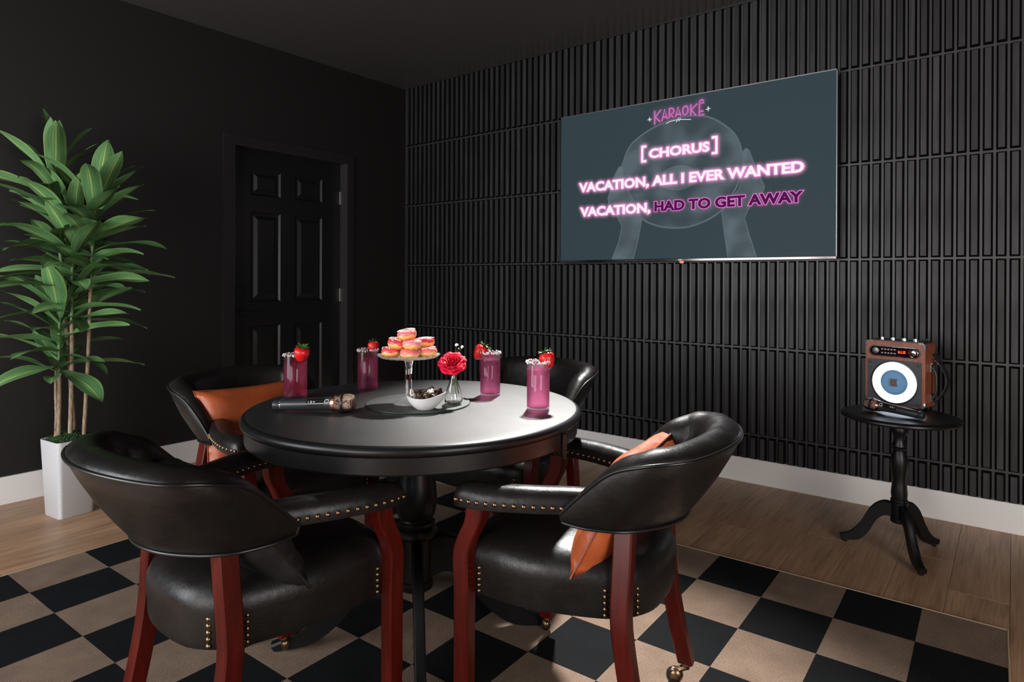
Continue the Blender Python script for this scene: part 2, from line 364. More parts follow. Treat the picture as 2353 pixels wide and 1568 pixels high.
def halftone(name, base, lo, hi, pitch=0.0085):
    m = D.materials.new(name); m.use_nodes = True; nt = m.node_tree; nt.nodes.remove(nt.nodes['Principled BSDF'])
    t = nt.nodes.new('ShaderNodeTexCoord')
    s = nt.nodes.new('ShaderNodeSeparateXYZ'); nt.links.new(t.outputs['Object'], s.inputs[0])
    c = nt.nodes.new('ShaderNodeCombineXYZ'); nt.links.new(s.outputs['X'], c.inputs['X']); nt.links.new(s.outputs['Z'], c.inputs['Y'])
    vo = N(nt, 'ShaderNodeTexVoronoi', Scale=1/pitch, Randomness=0.0); vo.voronoi_dimensions = '2D'; nt.links.new(c.outputs[0], vo.inputs['Vector'])
    n = noise(nt, c.outputs[0], 5.5, 1)
    rr = nt.nodes.new('ShaderNodeMapRange'); rr.inputs['From Min'].default_value = 0.33; rr.inputs['From Max'].default_value = 0.67
    rr.inputs['To Min'].default_value = 0.12; rr.inputs['To Max'].default_value = 0.62; nt.links.new(n.outputs['Fac'], rr.inputs['Value'])
    k = math_n(nt, 'LESS_THAN', vo.outputs['Distance'], rr.outputs['Result'])
    mx = nt.nodes.new('ShaderNodeMix'); mx.data_type = 'RGBA'
    mx.inputs['A'].default_value = (*lo, 1); mx.inputs['B'].default_value = (*hi, 1); nt.links.new(k, mx.inputs['Factor'])
    e = nt.nodes.new('ShaderNodeEmission'); nt.links.new(mx.outputs['Result'], e.inputs[0]); nt.links.new(e.outputs[0], nt.nodes['Material Output'].inputs[0])
    return m
M['halftone_record'] = halftone('halftone record print', None, (0.043, 0.063, 0.074), (0.098, 0.128, 0.147))
M['halftone_hand'] = halftone('halftone hand print', None, (0.060, 0.082, 0.095), (0.125, 0.160, 0.185))
M['record_line'] = emit('pale record outline', (0.105, 0.140, 0.160), 1.0)
M['record_label'] = halftone('record label print', None, (0.085, 0.112, 0.130), (0.140, 0.175, 0.200))
M['bezel'] = plain('glossy black bezel', (0.006, 0.006, 0.006), 0.12)
M['bar'] = plain('polished dark chrome bar', (0.12, 0.105, 0.107), 0.12, metal=1.0)

# ------------------------------------------------------------------ mesh builder
class B:
    def __init__(s): s.v = []; s.f = []; s.mi = []; s.uv = {}
    def add(s, vs, fs, mi=0):
        o = len(s.v); s.v += [tuple(p) for p in vs]
        for f in fs: s.f.append(tuple(i+o for i in f)); s.mi.append(mi)
        return s
    def box(s, lo, hi, mi=0, bev=0.0, mat=None):
        x0, y0, z0 = lo; x1, y1, z1 = hi
        if bev <= 0:
            vs = [(x, y, z) for z in (z0, z1) for y in (y0, y1) for x in (x0, x1)]
            fs = [(0, 2, 3, 1), (4, 5, 7, 6), (0, 1, 5, 4), (2, 6, 7, 3), (0, 4, 6, 2), (1, 3, 7, 5)]
        else:
            b = bev; vs = []; fs = []
            def ring(i, z): return [(x0+i, y0+b, z), (x0+b, y0+i, z), (x1-b, y0+i, z), (x1-i, y0+b, z), (x1-i, y1-b, z), (x1-b, y1-i, z), (x0+b, y1-i, z), (x0+i, y1-b, z)]
            rs = [[(x0+b, y0+b, z0), (x0+b, y0+b, z0), (x1-b, y0+b, z0), (x1-b, y0+b, z0), (x1-b, y1-b, z0), (x1-b, y1-b, z0), (x0+b, y1-b, z0), (x0+b, y1-b, z0)], ring(0, z0+b), ring(0, z1-b),
                  [(x0+b, y0+b, z1), (x0+b, y0+b, z1), (x1-b, y0+b, z1), (x1-b, y0+b, z1), (x1-b, y1-b, z1), (x1-b, y1-b, z1), (x0+b, y1-b, z1), (x0+b, y1-b, z1)]]
            for r in rs: vs += r
            for k in range(3):
                for i in range(8):
                    j = (i+1) % 8; fs.append((k*8+i, k*8+j, k*8+8+j, k*8+8+i))
            fs += [tuple(range(7, -1, -1)), tuple(range(24, 32))]
        if mat is not None: vs = [mat @ Vector(p) for p in vs]
        return s.add(vs, fs, mi)
    def grid(s, rows, closed_u=False, closed_v=True, cap0=True, cap1=True, mi=0):
        n = len(rows[0]); m = len(rows); vs = [p for r in rows for p in r]; fs = []
        for i in range(m if closed_u else m-1):
            i2 = (i+1) % m
            for j in range(n if closed_v else n-1):
                j2 = (j+1) % n; fs.append((i*n+j, i*n+j2, i2*n+j2, i2*n+j))
        if not closed_u and closed_v:
            if cap0: fs.append(tuple(range(n-1, -1, -1)))
            if cap1: fs.append(tuple(range((m-1)*n, m*n)))
        return s.add(vs, fs, mi)
    def lathe(s, prof, segs=32, mat=None, mi=0, caps=True, fn=None):
        rows = []
        for r, z in prof:
            row = []
            for k in range(segs):
                a = 2*pi*k/segs; p = Vector((r*cos(a), r*sin(a), z))
                if fn: p = fn(p, a)
                row.append(mat @ p if mat is not None else p)
            rows.append(row)
        return s.grid(rows, cap0=caps, cap1=caps, mi=mi)
    def tube(s, path, rad, segs=8, mi=0, closed=False, mat=None):
        P = [Vector(p) for p in path]; n = len(P); rows = []; up = None
        for i in range(n):
            if closed: t = P[(i+1) % n]-P[i-1]
            else: t = P[min(i+1, n-1)]-P[max(i-1, 0)]
            t = t.normalized() if t.length > 1e-9 else Vector((0, 0, 1))
            if up is None: up = Vector((0, 0, 1)) if abs(t.z) < 0.9 else Vector((1, 0, 0))
            a = (up-t*up.dot(t)).normalized(); b = t.cross(a); up = a
            r = rad[i] if hasattr(rad, '__len__') else rad
            row = [P[i]+(a*cos(2*pi*k/segs)+b*sin(2*pi*k/segs))*r for k in range(segs)]
            rows.append([mat @ p for p in row] if mat is not None else row)
        return s.grid(rows, closed_u=closed, mi=mi)
    def ball(s, c, r, seg=10, rings=6, mi=0, sc=(1, 1, 1), mat=None):
        rows = []
        for i in range(1, rings):
            a = pi*i/rings
            rows.append([Vector((c[0]+r*sc[0]*sin(a)*cos(2*pi*k/seg), c[1]+r*sc[1]*sin(a)*sin(2*pi*k/seg), c[2]-r*sc[2]*cos(a))) for k in range(seg)])
        if mat is not None: rows = [[mat @ p for p in q] for q in rows]
        return s.grid(rows, mi=mi)
    def prism(s, poly, y0, y1, mi=0, mat=None):   # polygon in (x, z), extruded along y
        n = len(poly); vs = [(x, y0, z) for x, z in poly]+[(x, y1, z) for x, z in poly]
        fs = [tuple(range(n)), tuple(range(2*n-1, n-1, -1))]+[(i, n+i, n+(i+1) % n, (i+1) % n) for i in range(n)]
        if mat is not None: vs = [mat @ Vector(p) for p in vs]
        return s.add(vs, fs, mi)
    def mesh(s, name, mats, smooth=40):
        me = D.meshes.new(name); me.from_pydata([tuple(p) for p in s.v], [], s.f)
        for m in (mats if isinstance(mats, (list, tuple)) else [mats]): me.materials.append(m)
        if any(s.mi): me.polygons.foreach_set('material_index', s.mi)
        me.update()
        import bmesh
        bm = bmesh.new(); bm.from_mesh(me); bmesh.ops.recalc_face_normals(bm, faces=bm.faces); bm.to_mesh(me); bm.free()
        if smooth:
            me.polygons.foreach_set('use_smooth', [True]*len(me.polygons))
            me.set_sharp_from_angle(angle=radians(smooth))
        return me
    def build(s, name, mats, parent=None, smooth=40, loc=None):
        o = D.objects.new(name, s.mesh(name, mats, smooth)); COL.objects.link(o)
        if parent: o.parent = parent
        if loc: o.location = loc
        return o
def put(name, me, parent=None, loc=(0, 0, 0), rot=None, scale=None):
    o = D.objects.new(name, me); COL.objects.link(o)
    if parent: o.parent = parent
    o.location = loc
    if rot is not None: o.rotation_euler = rot
    if scale is not None: o.scale = scale
    return o
def tag(o, label, cat=None, group=None):
    o['label'] = label
    if cat: o['category'] = cat
    if group: o['group'] = group
    return o
def empty(name, loc, label, cat, rz=0, group=None):
    o = D.objects.new(name, None); COL.objects.link(o); o.location = loc; o.rotation_euler = (0, 0, rz); o.empty_display_size = 0.05
    return tag(o, label, cat, group)
def struct(o, label=None):
    o['kind'] = 'structure'
    if label: o['label'] = label
    return o
def stuff(o): o['kind'] = 'stuff'; return o
KIDS = {}
def copy_tree(o, parent=None):
    c = o.copy(); COL.objects.link(c)
    if parent: c.parent = parent
    for ch in list(o.children): copy_tree(ch, c)
    return c
def catmull(pts, n):
    P = [Vector(p) for p in pts]; out = []; m = len(P)-1
    for i in range(n):
        t = i/(n-1)*m; k = min(int(t), m-1); f = t-k
        p0 = P[max(k-1, 0)]; p1 = P[k]; p2 = P[k+1]; p3 = P[min(k+2, m)]
        out.append(0.5*((2*p1)+(p2-p0)*f+(2*p0-5*p1+4*p2-p3)*f*f+(3*p1-p0-3*p2+p3)*f**3))
    return out
def text_mesh(body, x0, x1, z0, z1, off=0.0, bold=0.0, flat_y=0.0, cap=None, space=1.0):
    """text fitted to a box of the plane y = flat_y; off widens the strokes after fitting (metres)"""
    def raw(o_):
        c = D.curves.new('txt', 'FONT'); c.body = body; c.size = 1; c.offset = o_; c.fill_mode = 'FRONT'; c.resolution_u = 3; c.space_character = space
        o = D.objects.new('txt', c); COL.objects.link(o)
        dg = bpy.context.evaluated_depsgraph_get(); me = D.meshes.new_from_object(o.evaluated_get(dg))
        D.objects.remove(o); D.curves.remove(c); return me
    ref = raw(bold); xs = [v.co.x for v in ref.vertices]
    if cap is None: ys = [v.co.y for v in ref.vertices]; yl, yh = min(ys), max(ys)
    else: yl, yh = cap
    sx = (x1-x0)/(max(xs)-min(xs)); sz = (z1-z0)/(yh-yl); xm = min(xs)
    me = raw(bold+off/sz) if off else ref
    for v in me.vertices: v.co = (x0+(v.co.x-xm)*sx, flat_y, z0+(v.co.y-yl)*sz)
    me.materials.clear(); return me

# ================================================================== the setting
H = 2.743
RX, RY0 = 6.6, -6.2          # far corner of the room
# floor: planks on a dark bed
fl = B().box((0, RY0, -0.06), (RX, 0, -0.010)).build('floor', M['subfloor'], smooth=0); struct(fl, 'wood laminate floor in warm oak planks')
random.seed(5)
PW, PL = 0.184, 1.28
pb = B().box((-PW/2+0.0006, -PL/2+0.0006, -0.0108), (PW/2-0.0006, PL/2-0.0006, 0.0), bev=0.0008); pme = pb.mesh('plank', M['floor'], 0)
nx = int(5.4/PW)+1
def plank_piece(x, ya, yb, share=False):
    if yb-ya < 0.02: return
    if share: put('plank', pme, fl, (x, (ya+yb)/2, 0)); return
    b = B().box((-PW/2+0.0006, -(yb-ya)/2+0.0006, -0.0108), (PW/2-0.0006, (yb-ya)/2-0.0006, 0.0), bev=0.0008)
    b.build('plank', M['floor'], fl, 0, (x, (ya+yb)/2, 0))
for i in range(nx):
    x = PW*(i+0.5)+0.002
    off = (0.41*i+0.3*random.random()) % 1.0*PL
    y = -off
    plank_piece(x, y, -0.018)
    while y > -4.6:
        plank_piece(x, y-PL, y, True); y -= PL
bb = B().box((5.45, RY0, -0.011), (RX, 0, -0.0005)); bb.box((0, RY0, -0.011), (5.45, -4.7-PL+0.4, -0.0006))
stuff(bb.build('plank_remainder', M['floor'], fl, 0))
ce = B().box((-0.12, RY0-0.1, H), (RX+0.1, 0.12, H+0.06)).build('ceiling', M['ceiling'], smooth=0); struct(ce, 'satin black ceiling')
# left wall with door opening
DY0, DY1, DZ = -1.514, -0.607, 2.034
wl = B(); wl.box((-0.14, RY0, -0.02), (0, DY0, H)); wl.box((-0.14, DY1, -0.02), (0, 0.0, H)); wl.box((-0.14, DY0, DZ), (0, DY1, H)); wl.box((-0.16, DY0-.1, -0.02), (-0.14, DY1+.1, H))
wl = struct(wl.build('wall_left', M['wall'], smooth=0), 'matte black wall with the door')
wr = struct(B().box((0, 0, -0.02), (RX, 0.12, H)).build('wall_right', M['slat_back'], smooth=0), 'charcoal accent wall of vertical slats')
struct(B().box((-0.1, RY0-0.1, -0.02), (RX+0.1, RY0, H)).build('wall_back', M['back_wall'], smooth=0), 'dark wall behind the viewer')
struct(B().box((RX, RY0, -0.02), (RX+0.1, 0.1, H)).build('wall_far', M['back_wall'], smooth=0), 'dark wall at the far right')
# slats
PITCH_S, X0S = 0.05085, 3.6785-0.05085*72
rows_z = [0.1385, 0.2715, 0.7670, 1.2625, 1.7580, 2.2535, 2.7425]
def slat_mesh(h, lo=0.004, hi=0.004, bl=0.008, bh=0.008):
    w2, f2, d = 0.0201, 0.0122, 0.019
    z0, z1 = -h/2+lo, h/2-hi
    base = [(-w2, 0, z0), (w2, 0, z0), (w2, 0, z1), (-w2, 0, z1)]
    top = [(-f2, -d, z0+bl), (f2, -d, z0+bl), (f2, -d, z1-bh), (-f2, -d, z1-bh)]
    b = B(); vs = base+top
    b.add(vs, [(4, 5, 6, 7)], 0)
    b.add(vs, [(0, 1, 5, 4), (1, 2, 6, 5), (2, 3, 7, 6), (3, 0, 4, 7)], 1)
    return b
smesh = []
for k in range(6):
    h = rows_z[k+1]-rows_z[k]
    smesh.append((slat_mesh(h, lo=0.0 if k == 0 else 0.005, bl=0.0 if k == 0 else 0.008, hi=0.0 if k == 5 else 0.005), (rows_z[k]+rows_z[k+1])/2))
slot = []
for i in range(0, 104):
    x = X0S+PITCH_S*(i+0.5)
    if x < 0.022: continue
    for k in range(6): slot.append((x, k))
def rank(s):
    x, k = s
    if x > 4.14: return 9+x
    if 1.64 < x < 3.3 and k in (3, 4): return 8   # behind the television
    return -x
slot.sort(key=rank)
mes = [b.mesh('slat', [M['slat'], M['slat_side_shade']], 0) for b, z in smesh]
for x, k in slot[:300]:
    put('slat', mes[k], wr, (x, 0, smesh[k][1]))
rest = B()
for x, k in slot[300:]:
    b, zc = smesh[k]; o = len(rest.v)
    rest.v += [(p[0]+x, p[1], p[2]+zc) for p in b.v]; rest.f += [tuple(i+o for i in f) for f in b.f]; rest.mi += b.mi
stuff(rest.build('slat_rows', [M['slat'], M['slat_side_shade']], wr, 0))
# thin black top strip of the slat wall
struct(B().box((0.0, -0.018, H-0.006), (RX, 0, H)).build('trim_1', M['casing'], smooth=0), 'thin glossy black strip where slat wall meets ceiling')
# baseboards
bh = 0.138
struct(B().box((0.0, -0.020, 0), (RX, -0.0005, bh)).build('baseboard_right', M['base_white'], smooth=0), 'tall white baseboard under the slat wall')
bl = B()
bl.box((0.0005, RY0, 0), (0.015, -1.589, bh)); bl.box((0.0005, -0.548, 0), (0.015, -0.021, bh))
struct(bl.build('baseboard_left', M['base_white'], smooth=0), 'tall white baseboard of the black wall')
# door
door = B(); 
DX = -0.072; dth = 0.036
y0, y1, z0, z1 = DY0+0.004, DY1-0.004, 0.006, DZ-0.004
ys = [y0, -1.352, -1.124, -1.008, -0.776, y1]; zs = [z0, 0.24, 0.824, 0.988, 1.608, 1.722, 1.897, z1]
def quad(b, a): b.add(a, [(0, 1, 2, 3)])
for iy in range(5):
    for iz in range(7):
        a, c, e, g = ys[iy], ys[iy+1], zs[iz], zs[iz+1]
        if iy in (1, 3) and iz in (1, 3, 5):
            steps = [(0, 0), (0.012, -0.010), (0.026, -0.010), (0.052, -0.001)]
            if iz == 5: steps = [(0, 0), (0.012, -0.010), (0.026, -0.010), (0.048, -0.001)]
            rings = [[(DX+q, a+p, e+p), (DX+q, c-p, e+p), (DX+q, c-p, g-p), (DX+q, a+p, g-p)] for p, q in steps]
            for m_ in range(3):
                for s_ in range(4):
                    t_ = (s_+1) % 4; quad(door, [rings[m_][s_], rings[m_][t_], rings[m_+1][t_], rings[m_+1][s_]])
            quad(door, rings[3])
        else: quad(door, [(DX, a, e), (DX, c, e), (DX, c, g), (DX, a, g)])
door.box((DX-dth, y0, z0), (DX-0.012, y1, z1))
door = struct(door.build('door_1', M['door'], smooth=0), 'black six-panel interior door')
cs = B()
cs.box((0.0, -1.589, 0), (0.016, DY0, DZ+0.064)); cs.box((0.0, DY1, 0), (0.016, -0.548, DZ+0.064)); cs.box((0.0, DY0, DZ), (0.016, DY1, DZ+0.064))
cs.build('door_casing', M['casing'], door, 0)
jm = B(); jm.box((-0.115, DY0-0.001, 0), (0.014, DY0+0.003, DZ)); jm.box((-0.115, DY1-0.003, 0), (0.014, DY1+0.001, DZ)); jm.box((-0.115, DY0, DZ-0.003), (0.014, DY1, DZ+0.001))
jm.build('door_jamb', M['jamb'], door, 0)
def hinge(z):
    h = B(); h.box((-0.070, DY1-0.0065, z-0.047), (-0.035, DY1-0.0032, z+0.047)); h.tube([(-0.068, DY1-0.008, z-0.05), (-0.068, DY1-0.008, z+0.05)], 0.006, 8)
    h.build('hinge', M['steel'], door)
for z in (1.772, 1.024, 0.25): hinge(z)
hb = B().box((DX, -1.468, 0.886), (DX+0.010, -1.404, 0.952), bev=0.002); hb.tube([(DX+0.008, -1.436, 0.919), (DX+0.045, -1.436, 0.919)], 0.011, 12)
lever = hb.build('handle', M['black_metal'], door)
B().box((DX+0.038, -1.446, 0.909), (DX+0.054, -1.308, 0.927), bev=0.003).build('lever', M['black_metal'], lever)
B().box((DX, -1.468, 1.03), (DX+0.016, -1.404, 1.096), bev=0.003).build('deadbolt', M['black_metal'], door)

# ================================================================== rug
RA = 0.02012
rug = B()
RW, RD = 13*RSX, 9*RSY
nxg, nyg = 40, 30
rug.box((-RW, -RD, 0.0005), (0, 0, 0.008))
rug = rug.build('rug', M['rug'], smooth=0, loc=(4.04461, -1.07532, 0)); rug.rotation_euler.z = RA
tag(rug, 'large flat woven rug checkered in black and tan under the dining set', 'rug')
e = B(); e.tube([(-RW, 0, 0.005), (0, 0, 0.005), (0, -RD, 0.005), (-RW, -RD, 0.005)], 0.0052, 8, closed=True); e.build('rug_binding', M['rug_edge'], rug)

# ================================================================== television
TX0, TX1, TZ0, TZ1 = 1.613, 3.330, 1.266, 2.252
YF = -0.072
tv = empty('television', (2.47, -0.022, 1.26), 'large flat television on the slat wall showing karaoke lyrics', 'television')
def tp(b, name, m, smooth=40):
    o = b.build(name, m, tv, smooth); o.location = (-2.47, 0.022, -1.26); return o
tp(B().box((TX0+.004, YF+0.012, TZ0+.004), (TX1-.004, YF+0.038, TZ1-.002), bev=0.004), 'back_shell', M['black_plastic'])
tp(B().box((2.2, -0.04, 1.5), (2.75, -0.0215, 1.95)), 'wall_mount', M['black_metal'])
z = B(); t = 0.007
z.box((TX0, YF-0.002, TZ0+0.01), (TX0+t*0.6, YF+0.014, TZ1))
tp(z, 'side_bezel', M['bezel'], 0)
z2 = B().box((TX1-t*0.6, YF-0.002, TZ0+0.01), (TX1, YF+0.014, TZ1)); tp(z2, 'side_bezel', M['steel'], 0)
tp(B().box((TX0, YF-0.002, TZ1-0.006), (TX1, YF+0.014, TZ1)), 'top_bezel', M['steel'], 0)
bar = tp(B().box((TX0, YF-0.004, TZ0-0.002), (TX1, YF+0.016, TZ0+0.014), bev=0.002), 'bottom_bar', M['bar'])
scr = tp(B().box((TX0+t*.6, YF, TZ0+0.014), (TX1-t*.6, YF+0.014, TZ1-0.006)), 'screen', M['screen'], 0)
lay = [0]
def flat(poly, name, m, parent=scr, dy=None):
    """flat printed shape on the lit screen, polygon in (x, z)"""
    lay[0] += 1; y = YF-0.0002*lay[0] if dy is None else dy
    b = B().add([(x, y, zz) for x, zz in poly], [tuple(range(len(poly)))])
    return b.build(name, m, parent, 0)
def ribbon(path, wd, y, b, closed=False, cap=True):
    P = [Vector((p[0], 0, p[1])) for p in path]; n = len(P); L, R = [], []
    for i in range(n):
        if closed: d = P[(i+1) % n]-P[i-1]
        else: d = P[min(i+1, n-1)]-P[max(i-1, 0)]
        d.normalize(); nn = Vector((-d.z, 0, d.x))*wd/2
        L.append(P[i]+nn); R.append(P[i]-nn)
    vs = [(p.x, y, p.z) for p in L]+[(p.x, y, p.z) for p in R]
    b.add(vs, [(i, (i+1) % n, n+(i+1) % n, n+i) for i in range(n if closed else n-1)])
    if cap and not closed:
        for c in ([P[0], P[-1]] + P[1:-1] if n < 9 else [P[0], P[-1]]):
            b.add([(c.x+wd/2*cos(2*pi*k/12), y, c.z+wd/2*sin(2*pi*k/12)) for k in range(12)], [tuple(range(12))])
disk_k = [(2.081, 1.875), (2.127, 1.98), (2.192, 2.039), (2.3, 2.09), (2.422, 2.121), (2.548, 2.126), (2.653, 2.099), (2.747, 2.035), (2.808, 1.966), (2.839, 1.879), (2.846, 1.818), (2.824, 1.715), (2.779, 1.628), (2.726, 1.555), (2.631, 1.499), (2.509, 1.466), (2.373, 1.472), (2.267, 1.505), (2.222, 1.537), (2.176, 1.606), (2.119, 1.694), (2.086, 1.781)]
lh = [(2.012, 1.282), (2.064, 1.401), (2.083, 1.494), (2.054, 1.546), (1.986, 1.644), (1.981, 1.679), (2.033, 1.829), (2.062, 1.873), (2.086, 1.87), (2.091, 1.781), (2.157, 1.658), (2.212, 1.587), (2.222, 1.528), (2.195, 1.397), (2.163, 1.282)]
rh = [(2.762, 1.282), (2.742, 1.417), (2.726, 1.54), (2.757, 1.584), (2.825, 1.67), (2.854, 1.787), (2.842, 1.871), (2.861, 1.895), (2.879, 1.882), (2.927, 1.75), (2.964, 1.673), (2.96, 1.651), (2.877, 1.553), (2.855, 1.502), (2.881, 1.411), (2.922, 1.282)]
dp = [(p.x, p.y) for p in catmull([(a, b_, 0) for a, b_ in disk_k+disk_k[:1]], 90)][:-1]
flat(dp, 'record_print', M['halftone_record'])
flat([(2.458+0.118*cos(2*pi*k/40), 1.765+0.075*sin(2*pi*k/40)) for k in range(40)], 'record_label_print', M['record_label'])
lay[0] += 1; b = B(); ribbon(dp, 0.010, YF-0.0002*lay[0], b, closed=True); b.build('record_outline', M['record_line'], scr, 0)
flat(lh, 'hand_print', M['halftone_hand']); flat(rh, 'hand_print', M['halftone_hand'])
for pth in (lh, rh):
    lay[0] += 1; b = B(); ribbon(pth, 0.006, YF-0.0002*lay[0], b, cap=False); b.build('hand_outline', M['record_line'], scr, 0)
# hand-lettered title
title = [[(2.306, 2.188), (2.306, 2.109)], [(2.345, 2.189), (2.311, 2.152), (2.34, 2.12)],
 [(2.354, 2.123), (2.371, 2.188), (2.388, 2.131)], [(2.361, 2.145), (2.382, 2.141)],
 [(2.402, 2.134), (2.402, 2.19), (2.414, 2.191), (2.427, 2.184), (2.431, 2.169), (2.423, 2.158), (2.406, 2.155), (2.425, 2.136)],
 [(2.442, 2.136), (2.457, 2.189), (2.474, 2.137)], [(2.449, 2.148), (2.469, 2.145)],
 [(2.507, 2.189), (2.518, 2.179), (2.52, 2.163), (2.515, 2.144), (2.5, 2.136), (2.49, 2.144), (2.487, 2.162), (2.491, 2.182), (2.499, 2.188), (2.507, 2.189)],
 [(2.538, 2.191), (2.537, 2.131)], [(2.573, 2.189), (2.541, 2.16), (2.566, 2.127)],
 [(2.616, 2.191), (2.59, 2.19), (2.59, 2.121), (2.617, 2.122)], [(2.593, 2.142), (2.612, 2.143)],
 [(2.591, 2.202), (2.604, 2.211), (2.614, 2.203)]]
GLOW = {'title': [], 'lyric': [], 'plum': []}
TITLE_LAYER = lay[0] = lay[0]+1
_t = B()
for s in title: ribbon(s, 0.012, 0, _t)
GLOW['title'].append((_t.v, _t.f))
lay[0] += 1; b = B()
for s in title: ribbon(s, 0.0092, YF-0.0002*lay[0], b)
b.build('title_lettering', M['title_pink'], scr, 0)
marks = [([(2.382, 2.102), (2.406, 2.111), (2.442, 2.114), (2.484, 2.112), (2.538, 2.104)], .004), ([(2.446, 2.102), (2.463, 2.125)], .004), ([(2.463, 2.105), (2.473, 2.12)], .004),
 ([(2.271, 2.158), (2.273, 2.129)], .0032), ([(2.258, 2.142), (2.286, 2.143)], .0032), ([(2.265, 2.15), (2.28, 2.135)], .002), ([(2.28, 2.149), (2.265, 2.137)], .002),
 ([(2.643, 2.166), (2.643, 2.136)], .0032), ([(2.629, 2.149), (2.657, 2.151)], .0032), ([(2.636, 2.159), (2.65, 2.143)], .002), ([(2.65, 2.157), (2.636, 2.145)], .002)]
lay[0] += 1
for nm, grp in (('title_underline', marks[:3]), ('title_sparkle', marks[3:7]), ('title_sparkle', marks[7:])):
    b = B()
    for s, wd_ in grp: ribbon(s, wd_, YF-0.0002*lay[0], b)
    b.build(nm, M['title_white'], scr, 0)
# lyric lines: soft veils, outline, letters
CAP = None
def lyric(name, body, x0, x1, z0, z1, fill, cap=(0.0, 0.727), outline=0.0036):
    lay[0] += 1; lo_ = put('lyric_outline', addm(text_mesh(body, x0, x1, z0, z1, outline, 0.042, YF-0.0002*lay[0], cap), M['text_pink']), scr)
    me_ = lo_.data
    GLOW['lyric' if fill is M['text_white'] else 'plum'].append(([tuple(v.co) for v in me_.vertices], [tuple(p.vertices) for p in me_.polygons]))
    lay[0] += 1
    for me in words(text_mesh(body, x0, x1, z0, z1, 0.0, 0.042, YF-0.0002*lay[0], cap)): put(name, addm(me, fill), scr)
def addm(me, m): me.materials.append(m); return me
def words(me, gap=0.016):
    V = [v.co.copy() for v in me.vertices]; F = [tuple(p.vertices) for p in me.polygons]
    iv = sorted((min(V[i].x for i in f), max(V[i].x for i in f), k) for k, f in enumerate(F))
    groups, hi = [], -9
    for a, c, k in iv:
        if a-hi > gap: groups.append([])
        groups[-1].append(k); hi = max(hi, c)
    out = []
    for g in groups:
        b = B(); ids = {}
        for k in g:
            for i in F[k]: ids.setdefault(i, len(ids))
        b.v = [tuple(V[i]) for i in ids]; b.f = [tuple(ids[i] for i in F[k]) for k in g]
        b.mi = [0]*len(b.f)
        m_ = D.meshes.new('lyric_word'); m_.from_pydata(b.v, [], b.f); m_.update(); out.append(m_)
    return out
LYRIC_LAYER = lay[0] = lay[0]+1
lyric('lyric_word', 'CHORUS', 2.268, 2.653, 1.905, 1.960, M['text_white'])
lyric('lyric_word', 'VACATION, ALL I EVER WANTED', 1.762, 3.170, 1.734, 1.792, M['text_white'])
lyric('lyric_word', 'VACATION,', 1.772, 2.280, 1.572, 1.629, M['text_white'])
lyric('lyric_word', 'HAD TO GET AWAY', 2.307, 3.166, 1.574, 1.632, M['text_plum'])
for s, xa, xb in ((1, 2.224, 2.245), (-1, 2.694, 2.673)):
    pth = [(xb, 1.979), (xa, 1.979), (xa, 1.888), (xb, 1.888)]
    for m_, wd_ in ((M['text_pink'], .0205), (M['text_white'], .0135)):
        lay[0] += 1; b = B()
        for q in range(3):
            (a0, c0), (a1, c1) = pth[q], pth[q+1]; hh = wd_/2
            if m_ is not M['glow'] or True:
                X0, X1 = min(a0, a1)-hh, max(a0, a1)+hh; Z0, Z1 = min(c0, c1)-hh, max(c0, c1)+hh
                if q == 1: Z0 += wd_ ; Z1 -= wd_
                b.add([(X0, YF-0.0002*lay[0], Z0), (X1, YF-0.0002*lay[0], Z0), (X1, YF-0.0002*lay[0], Z1), (X0, YF-0.0002*lay[0], Z1)], [(0, 1, 2, 3)])
        b.build('lyric_bracket' if m_ is M['text_white'] else 'bracket_outline', m_, scr, 0)
        if m_ is not M['text_white']: GLOW['lyric'].append((b.v, b.f))
import numpy as np
